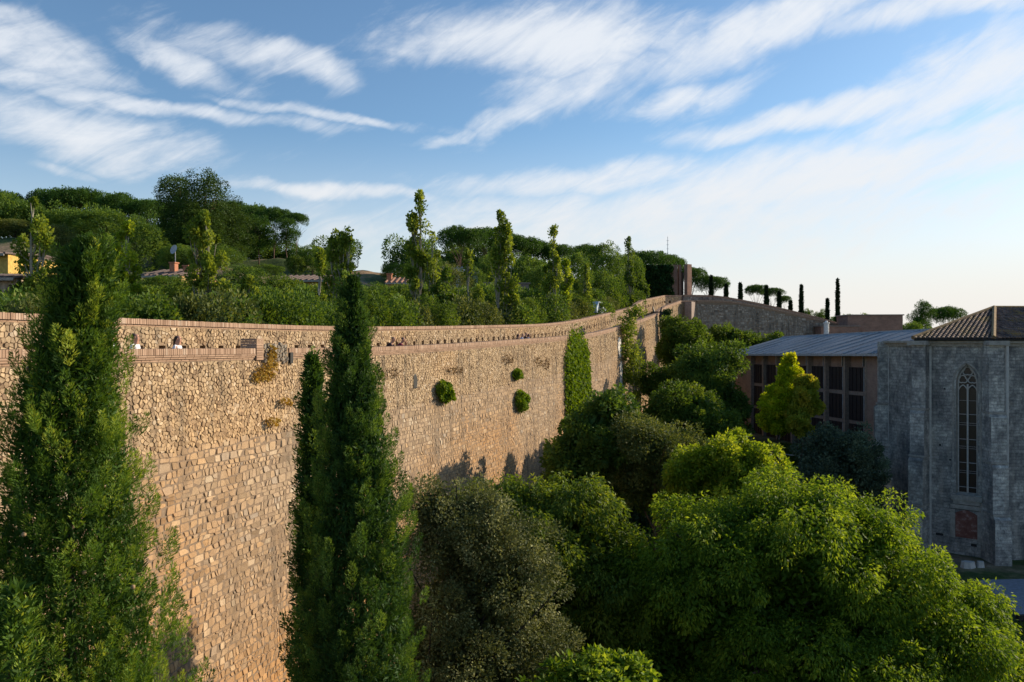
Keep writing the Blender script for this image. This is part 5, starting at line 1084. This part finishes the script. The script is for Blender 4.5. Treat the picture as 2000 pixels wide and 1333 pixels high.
# ------------------------------------------------------------------ ivy-covered tower with brick slabs
tw = empty('tower', px(1283, 600, 106), label='square tower block wrapped in dark ivy with tall brick slabs at its right edge', cat='tower'); z_ = lambda y: (665 - y) / 1500 * 106 - (665 - 600) / 1500 * 106
mb = MB(); mb.box((0, 2, (z_(516) + z_(640)) / 2), (5.7, 4, z_(516) - z_(640))); mb.build('wall', M['towerbrick'], tw)
rg = np.random.default_rng(77); n = 16000; p = np.stack([rg.uniform(-3.0, 2.3, n), np.full(n, -.05), rg.uniform(z_(640), z_(515), n)], -1)
edge = 2.3 - .8 * np.abs(np.sin(p[:, 2] * 1.7)) * rg.random(n) + np.clip(1.2 - np.abs(p[:, 2] - 1.5), 0, 1) * .5; keep = p[:, 0] < edge; p = p[keep]; n = len(p); p[:, 1] -= rg.random(n) * .35 * (1 + np.sin(p[:, 0] * 3) * np.sin(p[:, 2] * 2))
leaf_mesh('ivy', p, rdir(rg, n) * .7 + np.array([0, -.6, -.5]), .24 * rg.uniform(.6, 1.3, n), .8, rg.normal(.45, .2, n), rg, M['ivyd'], tw)
for (x0, x1, y0, dy) in ((1326.0, 1331, 516, .3), (1332.5, 1347, 517, -1.2)):
    X0 = (x0 - 1283) / 1500 * 106; X1 = (x1 - 1283) / 1500 * 106; mb = MB(); mb.box(((X0 + X1) / 2, dy, (z_(y0) + z_(588)) / 2), ((X1 - X0) * .9, .55, z_(y0) - z_(588)), R(38 if dy < 0 else 0)); mb.build('brick_slab', M['towerbrick'], tw)
mb = MB(); mb.box(((1331.5 - 1283) / 1500 * 106, .8, (z_(530) + z_(588)) / 2), (.8, .3, z_(530) - z_(588))); mb.build('gap_shade_strip', M['metaldark'], tw)  # dark strip standing in for the shaded gap between the slabs
an = px(1304, 505, 150); mb = MB(); mb.tube([(0, 0, -6), (0, 0, 4.4)], [.10, .04], 5)
for k in range(5): mb.tube([(-.25, 0, .4 + k * .8), (.25, 0, .4 + k * .8)], .03, 4)
o = mb.build('antenna_mast', M['greym']); o.location = an; tag(o, 'thin lattice antenna mast against the sky above the ivy-covered tower', 'antenna')

# ------------------------------------------------------------------ houses on the slope
def house(label, x0, x1, yeave, yridge, Yd, depth, wallm, roofm, rz=0, drop=4, chim=(), name='house', dish=None, hip=False, wins=2):
    k = Yd / 1500; cx = (x0 + x1) / 2; o = empty(name, px(cx, yeave, Yd), R(rz), label=label, cat='house'); w = (x1 - x0) * k; h = (yeave - yridge) * k
    mb = MB(); mb.box((0, depth / 2, -drop / 2), (w * .94, depth, drop)); mb.poly([(-w * .47, .002, -.0), (w * .47, .002, 0), (w * .47, .01, .02), (-w * .47, .01, .02)]); mb.build('wall', M[wallm], o)
    mb = MB(); i_ = w * (.22 if hip else 0); A_ = [(-w / 2, -.5, -.05), (w / 2, -.5, -.05), (w / 2 - i_, depth / 2, h), (-w / 2 + i_, depth / 2, h)]; B_ = [(w / 2, depth + .5, -.05), (-w / 2, depth + .5, -.05), (-w / 2 + i_, depth / 2, h), (w / 2 - i_, depth / 2, h)]
    nr = int(w / .5)
    for Q in (A_, B_):
        Q = [Vector(q) for q in Q]; mb.poly([q + Vector((0, 0, .0)) for q in Q])
        for r_ in range(nr + 1):
            f = r_ / nr; p0 = Q[0].lerp(Q[1], f); p1 = Q[3].lerp(Q[2], f); mb.tube([p0 + Vector((0, 0, .03)), p1 + Vector((0, 0, .03))], .09, 5, t=random.Random(r_).random())
    mb.poly([A_[1], B_[0], A_[2]]); mb.poly([A_[0], B_[1], A_[3]]); rf_ = mb.build('roof', M[roofm], o)
    mb = MB(); mb.box((0, -.52, -.12), (w, .06, .16)); mb.build('eave', M['dressed'], o)
    for i2 in range(wins):
        xx = -w * .3 + i2 * w * .6 / max(1, wins - 1); mb = MB(); mb.box((xx, -.02, -1.3), (.9, .08, 1.1)); wn_ = mb.build('window', M['glass'], o); mb = MB(); mb.box((xx, -.05, -1.9), (1.1, .16, .08)); mb.build('sill', M['dressed'], wn_)
    for (x, hh_) in chim:
        X_ = (x - cx) * k; mb = MB(); mb.box((X_, depth * .25, h * .5 + hh_ / 2), (.5, .5, hh_ + .6)); mb.box((X_, depth * .25, h * .5 + hh_ + .36), (.64, .64, .1)); mb.build('chimney', M['terracotta'], rf_)
    if dish:
        X_ = (dish - cx) * k; mb = MB(); mb.tube([(X_, depth * .25, h * .5 + .5), (X_, depth * .25, h * .5 + 1.9)], .03, 5)
        c = Vector((X_, depth * .25 - .1, h * .5 + 2.0)); N_ = Vector((-.3, -1, .3)).normalized(); a_ = N_.orthogonal().normalized(); b_ = N_.cross(a_)
        for q in range(14):
            t0, t1 = q / 14 * 6.2832, (q + 1) / 14 * 6.2832; f0 = c + (a_ * math.cos(t0) + b_ * math.sin(t0)) * .42 + N_ * .1; f1 = c + (a_ * math.cos(t1) + b_ * math.sin(t1)) * .42 + N_ * .1; mb.poly([c, f0, f1])
        mb.build('satellite_dish', M['greym'], o)
    return o
house('house with dark tiled roof, terracotta chimneys and a satellite dish on the slope', 272, 362, 537, 520, 66, 6, 'ochrehouse', 'housetile', rz=-12, chim=((318, .5), (348, .2)), dish=321)
house('long low ochre house with dark tiled roof under the pine trunks', 532, 640, 546, 532, 68, 6, 'ochrehouse', 'housetile', rz=-5, wins=3)
house('little house with striped red tiled roof below the bare earth bank', 754, 815, 551, 538, 80, 5, 'ochrehouse', 'housetiler', chim=((757, .3),))
house('bright yellow house at the left edge above the rubble-stone house', -60, 18, 494, 486, 50, 7, 'yellow', 'housetile', rz=0, wins=1)
house('rubble-stone house with a sloping tiled edge at the left edge', -70, 34, 541, 528, 44, 6, 'housestone', 'housetile', rz=4, wins=0)
house('pale blue-grey house half hidden behind the umbrella pine limbs', 868, 935, 530, 516, 84, 6, 'paleblue', 'sheet', rz=8)
mb = MB(); mb.box((0, 0, -.6), (4.2, .5, 2.6), R(4)); mb.box((0, -.02, .78), (4.5, .7, .12), R(4)); o = mb.build('garden_wall', M['greybrown']); o.location = px(990, 568, 74); tag(o, 'brown rendered garden wall between the bent and the straight poplar', 'wall')
mb = MB(); mb.box((0, 0, 0), (2.0, 3.6, 1.1)); mb.box((0, .2, .75), (1.8, 2.0, .55)); cr_ = empty('parked_car', px(1160, 611, 78), R(70), label='pale blue parked car glimpsed between bushes above the climbing coping', cat='car')
def car(parent):
    mb = MB(); pr = [(-2.0, 0), (2.0, 0), (2.05, .45), (1.2, .62), (.7, 1.12), (-1.1, 1.15), (-1.8, .7), (-2.05, .5)]
    for s_ in (0, 1):
        mb.poly([(a, -.8 + 1.6 * s_, b) for a, b in (pr if s_ else pr[::-1])])
    for i_ in range(len(pr)): a, b = pr[i_], pr[(i_ + 1) % len(pr)]; mb.poly([(a[0], -.8, a[1]), (b[0], -.8, b[1]), (b[0], .8, b[1]), (a[0], .8, a[1])])
    mb.build('body', M['paleblue'], parent)
    mb = MB()
    for s_ in (-.82, .82): mb.box((-.2, s_, .86), (1.9, .03, .34))
    mb.build('side_window', M['glass'], parent)
    for a in (-1.25, 1.25):
        for s_ in (-.78, .78):
            mb = MB(); mb.tube([(a, s_ - .1, 0), (a, s_ + .1, 0)], .33, 14); mb.build('wheel', M['metaldark'], parent)
car(cr_)
# bare earth bank on the skyline (part of the terrain)
mb_ = []; nx_, ny_ = 30, 8
V = []
for j in range(ny_):
    for i_ in range(nx_):
        x = -26 + 20 * i_ / (nx_ - 1); y = 108 + 16 * j / (ny_ - 1); f = math.sin(math.pi * i_ / (nx_ - 1)) ** .4 * math.sin(math.pi * min(j + .5, ny_ - .5) / ny_) ** .5
        top_ = (665 - np.interp(x / 116 * 1500 + 1000, [670, 700, 720, 740, 765, 790, 800, 900], [522, 524, 526, 531, 536, 545, 550, 560])) / 1500 * 116
        V.append((x, y, g1(x, y) - 1 + (top_ - g1(x, y) + 1) * f + random.Random(i_ * 31 + j).uniform(-.12, .12)))
idx = np.array([[j * nx_ + i_, j * nx_ + i_ + 1, (j + 1) * nx_ + i_ + 1, (j + 1) * nx_ + i_] for j in range(ny_ - 1) for i_ in range(nx_ - 1)])
m, t, b = pmat('bare_earth'); f = noise(t, .8, 7, rough=.7); t.links.new(ramp(t, f, [(.3, (.12, .10, .04)), (.5, (.30, .20, .11)), (.75, (.44, .30, .18))]), b.inputs['Base Color']); bump(t, b, f, .8, .2)
tag(link('earth_bank', mesh_np('earth_bank', V, idx, np.full(len(idx), 4), smooth=True), m), kind='structure')

# ------------------------------------------------------------------ garden ground details
def slab(name, pts, z, mat, kind='structure', th=.3):
    mb = MB(); P = [(p[0], p[1], z) for p in pts]; mb.poly(P); 
    for a, b in zip(P, P[1:] + P[:1]): mb.poly([a, b, (b[0], b[1], z - th), (a[0], a[1], z - th)])
    o = mb.build(name, mat); return tag(o, kind=kind)
slab('pavement', [(24.2, 39.9), (34, 40.4), (34, 34.7), (23.0, 34.7)], -12.40, M['asphalt'])
mb = MB(); mb.box((28.5, 34.58, -12.47), (11.5, .2, .26)); mb.build('kerb', M['metaldark']); tag(bpy.data.objects['kerb'], kind='structure')
def grasspatch(name, cx, cy, wx, wy, n, h, seed, tint=.5):
    rg = np.random.default_rng(seed); x = cx + rg.uniform(-1, 1, n) * wx; y = cy + rg.uniform(-1, 1, n) * wy; z = ground(x, y); d = rdir(rg, n) * .5 + np.array([0, 0, 1.])
    o = leaf_mesh(name, np.stack([x, y, z - .02], -1), d, h * rg.uniform(.6, 1.4, n), .25, rg.normal(tint, .2, n), rg, M['grass']); return tag(o, kind='stuff')
tag(grasspatch('lawn', 27, 31.5, 7, 2.9, 16000, .16, 1), 'short green lawn below the blue-grey paved terrace', 'grass')
tag(grasspatch('garden_grass', 8, 45, 9, 6.0, 26000, .22, 2, .7), 'sunlit yellowish grass between the garden trees near the wall', 'grass')
tag(grasspatch('bank_grass', 21, 56.5, 6, 8, 30000, .3, 3, .35), 'dark green grass bank in front of the shuttered building', 'grass')
slab('garden_path', [(8.6, 46.5), (11.8, 47.5), (13.2, 54), (9.8, 53)], -12.28 + .0, M['paving'], th=.6)
bpy.data.objects['garden_path'].location.z = .0
fe = empty('railing', (0, 0, 0), label='low metal railing on the grass bank below the yellow trees', cat='railing'); mb = MB(); fp = [px(1500, 882, 53), px(1530, 886, 52), px(1562, 890, 51)]
for a, b in zip(fp[:-1], fp[1:]): mb.tube([a, b], .035, 5)
mb.build('rail', M['greym'], fe)
for p in fp: mb = MB(); mb.tube([p, p + Vector((0, 0, -1.1))], .04, 5); mb.build('post', M['greym'], fe)
rw = empty('retaining_wall', (0, 0, 0), label='low dark retaining wall with pale capstones under the railing', cat='wall'); a, b = px(1495, 925, 49), px(1740, 932, 47); d = (b - a); mb = MB(); c = (a + b) / 2
mb.box((c.x, c.y, c.z - 1.2), (d.length, .4, 2.3), math.atan2(d.y, d.x)); mb.build('wall_face', M['housestone'], rw); mb = MB(); mb.box((c.x, c.y, c.z + .01), (d.length + .1, .55, .12), math.atan2(d.y, d.x)); mb.build('capstone', M['dressed'], rw)
for i_, (x, y, w) in enumerate([(1890, 1108, .9), (1915, 1112, .5)]):
    mb = MB(); rg = random.Random(i_); pts = []
    for k in range(8): a = k / 8 * 6.28; pts.append((w / 2 * math.cos(a) * rg.uniform(.8, 1.1), w / 3 * math.sin(a) * rg.uniform(.8, 1.1)))
    mb.poly([(q[0] * .8, q[1] * .8, .28) for q in pts])
    for k in range(8): p0, p1 = pts[k], pts[(k + 1) % 8]; mb.poly([(p0[0], p0[1], -.1), (p1[0], p1[1], -.1), (p1[0] * .8, p1[1] * .8, .28), (p0[0] * .8, p0[1] * .8, .28)])
    o = mb.build('stone_block', M['tracery']); o.location = (px(x, y, 42.5).x, 42.5, g1(px(x, y, 42.5).x, 42.5) + .05); tag(o, ('large' if i_ == 0 else 'small') + ' pale loose stone lying at the foot of the church buttress', 'stone')

# ------------------------------------------------------------------ people on the wall walk
def skinned(name, chains, mat, parent, sub=2):
    vs = []; es = []; rs = []; idx = {}
    for ch_ in chains:
        prev = None
        for key, co, r in ch_:
            if key is not None and key in idx: i_ = idx[key]
            else:
                i_ = len(vs); vs.append(co); rs.append(r if isinstance(r, tuple) else (r, r))
                if key is not None: idx[key] = i_
            if prev is not None: es.append((prev, i_))
            prev = i_
    me = bpy.data.meshes.new(name); me.from_pydata(vs, es, []); me.materials.append(mat); o = bpy.data.objects.new(name, me); COL.objects.link(o); o.parent = parent
    md = o.modifiers.new('skin', 'SKIN'); md.use_smooth_shade = True
    for i_, r in enumerate(rs): me.skin_vertices[0].data[i_].radius = r
    me.skin_vertices[0].data[0].use_root = True
    s_ = o.modifiers.new('subdivision', 'SUBSURF'); s_.levels = 1; s_.render_levels = sub; return o
def person(loc, yaw, label, shirt, trousers='jeans', hair='short', lean=0., turn=0., scale=1., arms='down', tail=False, group=None):
    """figure facing +X before the yaw; lean bends the trunk forward (radians)"""
    o = empty('person', loc, yaw, label=label, cat='person', group=group); o.scale = (scale,) * 3
    hip = Vector((-.28 * math.sin(lean), 0, .93)); up = Vector((math.sin(lean), 0, math.cos(lean))); fw = Vector((math.cos(lean), 0, -math.sin(lean)))
    ch_ = hip + up * .40; nk = hip + up * .56; hd = nk + Vector((.03 + .05 * math.sin(lean), 0, .13)); hf = Vector((math.cos(turn), math.sin(turn), 0))
    def P(v): return tuple(v)
    body = [[('pel', P(hip), (.135, .10)), ('wst', P(hip + up * .17), (.125, .09)), ('cst', P(ch_), (.155, .10)), ('nkb', P(nk), (.065, .06)), ('jaw', P(hd - Vector((0, 0, .02)) + hf * .01), (.062, .066)), ('skl', P(hd + Vector((0, 0, .085))), (.078, .092)), ('top', P(hd + Vector((0, 0, .135))), (.045, .055))],
            [('jaw', P(hd), .06), (None, P(hd + hf * .105 + Vector((0, 0, .02))), (.016, .02))]]
    sleeve = []
    for s_ in (-1, 1):
        sh = ch_ + up * .09 + Vector((0, s_ * .19, 0))
        if arms == 'lean': el_ = sh + Vector((.16, s_ * .05, -.22)); wr = el_ + Vector((.24, -s_ * .12, .02))
        elif arms == 'chin' and s_ > 0: el_ = sh + Vector((.20, 0, -.20)); wr = el_ + Vector((.02, -s_ * .10, .22))
        elif arms == 'chin': el_ = sh + Vector((.16, s_ * .05, -.22)); wr = el_ + Vector((.22, -s_ * .14, .03))
        else: el_ = sh + Vector((-.05 + .09 * s_, s_ * .05, -.28)); wr = el_ + Vector((.10, 0, -.23))
        hn = wr + (wr - el_).normalized() * .07
        body.append([('cst', P(ch_), .15), (None, P(sh), .058), (None, P(el_), .042), (None, P(wr), .028), ('hn%d' % s_, P(hn), (.038, .018))])
        dv = (hn - wr).normalized(); sdv = dv.orthogonal().normalized()
        for fi in range(4): body.append([('hn%d' % s_, P(hn), .03), (None, P(hn + dv * .045 + sdv * (fi - 1.5) * .019), .010), (None, P(hn + dv * (.085 - .006 * abs(fi - 1.5)) + sdv * (fi - 1.5) * .021 + Vector((0, 0, -.012))), .008)])
        body.append([('hn%d' % s_, P(hn), .03), (None, P(hn + dv * .015 + sdv * .045), .011), (None, P(hn + dv * .05 + sdv * .055), .009)])
        kn = Vector((.06 + .06 * s_, s_ * .10, .49)); an_ = Vector((-.05 + .10 * s_, s_ * .10, .08)); body.append([('pel', P(hip), .13), (None, P(hip * .5 + kn * .5 + Vector((0, s_ * .03, 0))), .082), (None, P(kn), .056), (None, P(an_), .038), (None, P(an_ + Vector((.14, 0, -.045))), (.035, .025))])
        sleeve.append((P(sh), P(sh.lerp(el_, .75)), P(kn), P(an_)))
    skinned('body', body, M['skin'], o)
    sc_ = [[('wst0', P(hip + up * .03), (.152, .122)), ('w', P(hip + up * .17), (.145, .112)), ('c', P(ch_), (.175, .122)), (None, P(ch_ + up * .11), (.12, .085))]]
    for s_ in sleeve: sc_.append([('c', P(ch_), .17), (None, s_[0], .074), (None, s_[1], .060)])
    skinned('shirt', sc_, M[shirt], o)
    tc2 = [[('p', P(hip), (.150, .118)), (None, P(hip + up * .06), (.148, .112))]]
    for s_, m_ in zip(sleeve, (-1, 1)): tc2.append([('p', P(hip), .15), (None, P((hip + Vector(s_[2])) * .5 + Vector((0, m_ * .03, 0))), .098), (None, s_[2], .072), (None, tuple(Vector(s_[3]) + Vector((0, 0, .03))), .058)])
    skinned('trousers', tc2, M[trousers], o)
    top = hd + Vector((0, 0, .09)); hc = [[('a', P(top - hf * .015 + Vector((0, 0, .035))), (.094, .092)), ('b', P(top - hf * .050 - Vector((0, 0, .04))), (.078, .088))]]
    if hair == 'long': hc.append([('b', P(top - hf * .05), .08), (None, P(top - hf * .075 - Vector((0, 0, .14))), (.06, .085)), (None, P(top - hf * .095 - Vector((0, 0, .32))), (.035, .07))])
    if hair == 'bun': hc.append([('b', P(top - hf * .05), .07), (None, P(top - hf * .10 + Vector((0, 0, .07))), .045)])
    skinned('hair', hc, M['hair'], o)
    for s_ in (-1, 1):
        sdv = Vector((-hf.y, hf.x, 0)); c = hd + hf * .084 + sdv * s_ * .032 + Vector((0, 0, .055)); mb = MB(); mb.tube([c, c + hf * .008], .011, 8); mb.build('eye', M['metaldark'], o)
        c = hd + sdv * s_ * .076 + Vector((0, 0, .035)); mb = MB(); mb.tube([c - Vector((0, 0, .03)), c, c + Vector((0, 0, .03))], [.010, .018, .012], 7); mb.build('ear', M['skin'], o, smooth=True)
    c = hd + hf * .088 - Vector((0, 0, .035)); mb = MB(); sdv = Vector((-hf.y, hf.x, 0)); mb.tube([c - sdv * .022, c + sdv * .022], .007, 6); mb.build('mouth', M['lip'], o)
    return o
def on_walk(x, off):
    """walkway point seen at photo column x, off metres behind the lit face"""
    qq = np.linspace(4, W1.L - 1, 4000); p = W1.at(qq, off, W1.zc(qq) - .86); i_ = np.argmin(np.abs(p[:, 0] / p[:, 1] - (x - 1000) / 1500) + (p[:, 1] < 5) * 9); T_ = W1.at(np.array([qq[i_]]), 0, 0)[0] - W1.at(np.array([qq[i_] - .1]), 0, 0)[0]
    return tuple(p[i_]), math.atan2(T_[1], T_[0])
GP = 'walkers on the rampart'
def pers(x, off, ytop, dyaw, **kw):
    loc, yw_ = on_walk(x, off); H = (665 - ytop) / 1500 * loc[1] - loc[2]; lean = kw.get('lean', 0); nat = .93 + (.56 + .0) * math.cos(lean) + .13 + .18
    person(loc, yw_ + dyaw, scale=H / nat, **kw)
pers(216, -1.5, 643, -1.0, label='man with short dark hair half hidden by the nearest cypress, on the wall walk', shirt='shirtw')
pers(263, -1.3, 648, -1.2, label='person in a white T-shirt with tied-up hair walking beside the nearest cypress', shirt='shirtw', hair='bun')
pers(346, -1.2, 652, -1.2, label='woman with long dark hair and white top walking alone on the wall', shirt='shirtw', hair='long')
pers(757, -.95, 655, -1.25, label='man in a dark top leaning on the coping right of the middle cypress', shirt='shirtd', lean=.75, arms='lean')
pers(777, -.95, 656, -1.15, label='companion in a maroon top leaning on the coping with hand at the face', shirt='shirtm', lean=.7, arms='chin')
for x, yt, sh, hr, lb in ((1008, 650, 'shirtp', 'long', 'leftmost of the distant group of four at the parapet, brown top'), (1016, 649, 'shirtb', 'short', 'person in a pale blue shirt, second of the distant group of four'), (1023, 647, 'shirtd', 'short', 'tallest of the distant group of four, dark top'), (1029, 650, 'shirtb', 'long', 'rightmost of the distant group of four, turned along the wall')):
    pers(x, -.85, yt, -1.0, label=lb, shirt=sh, hair=hr, lean=.45, arms='lean', group='group of four at the parapet')
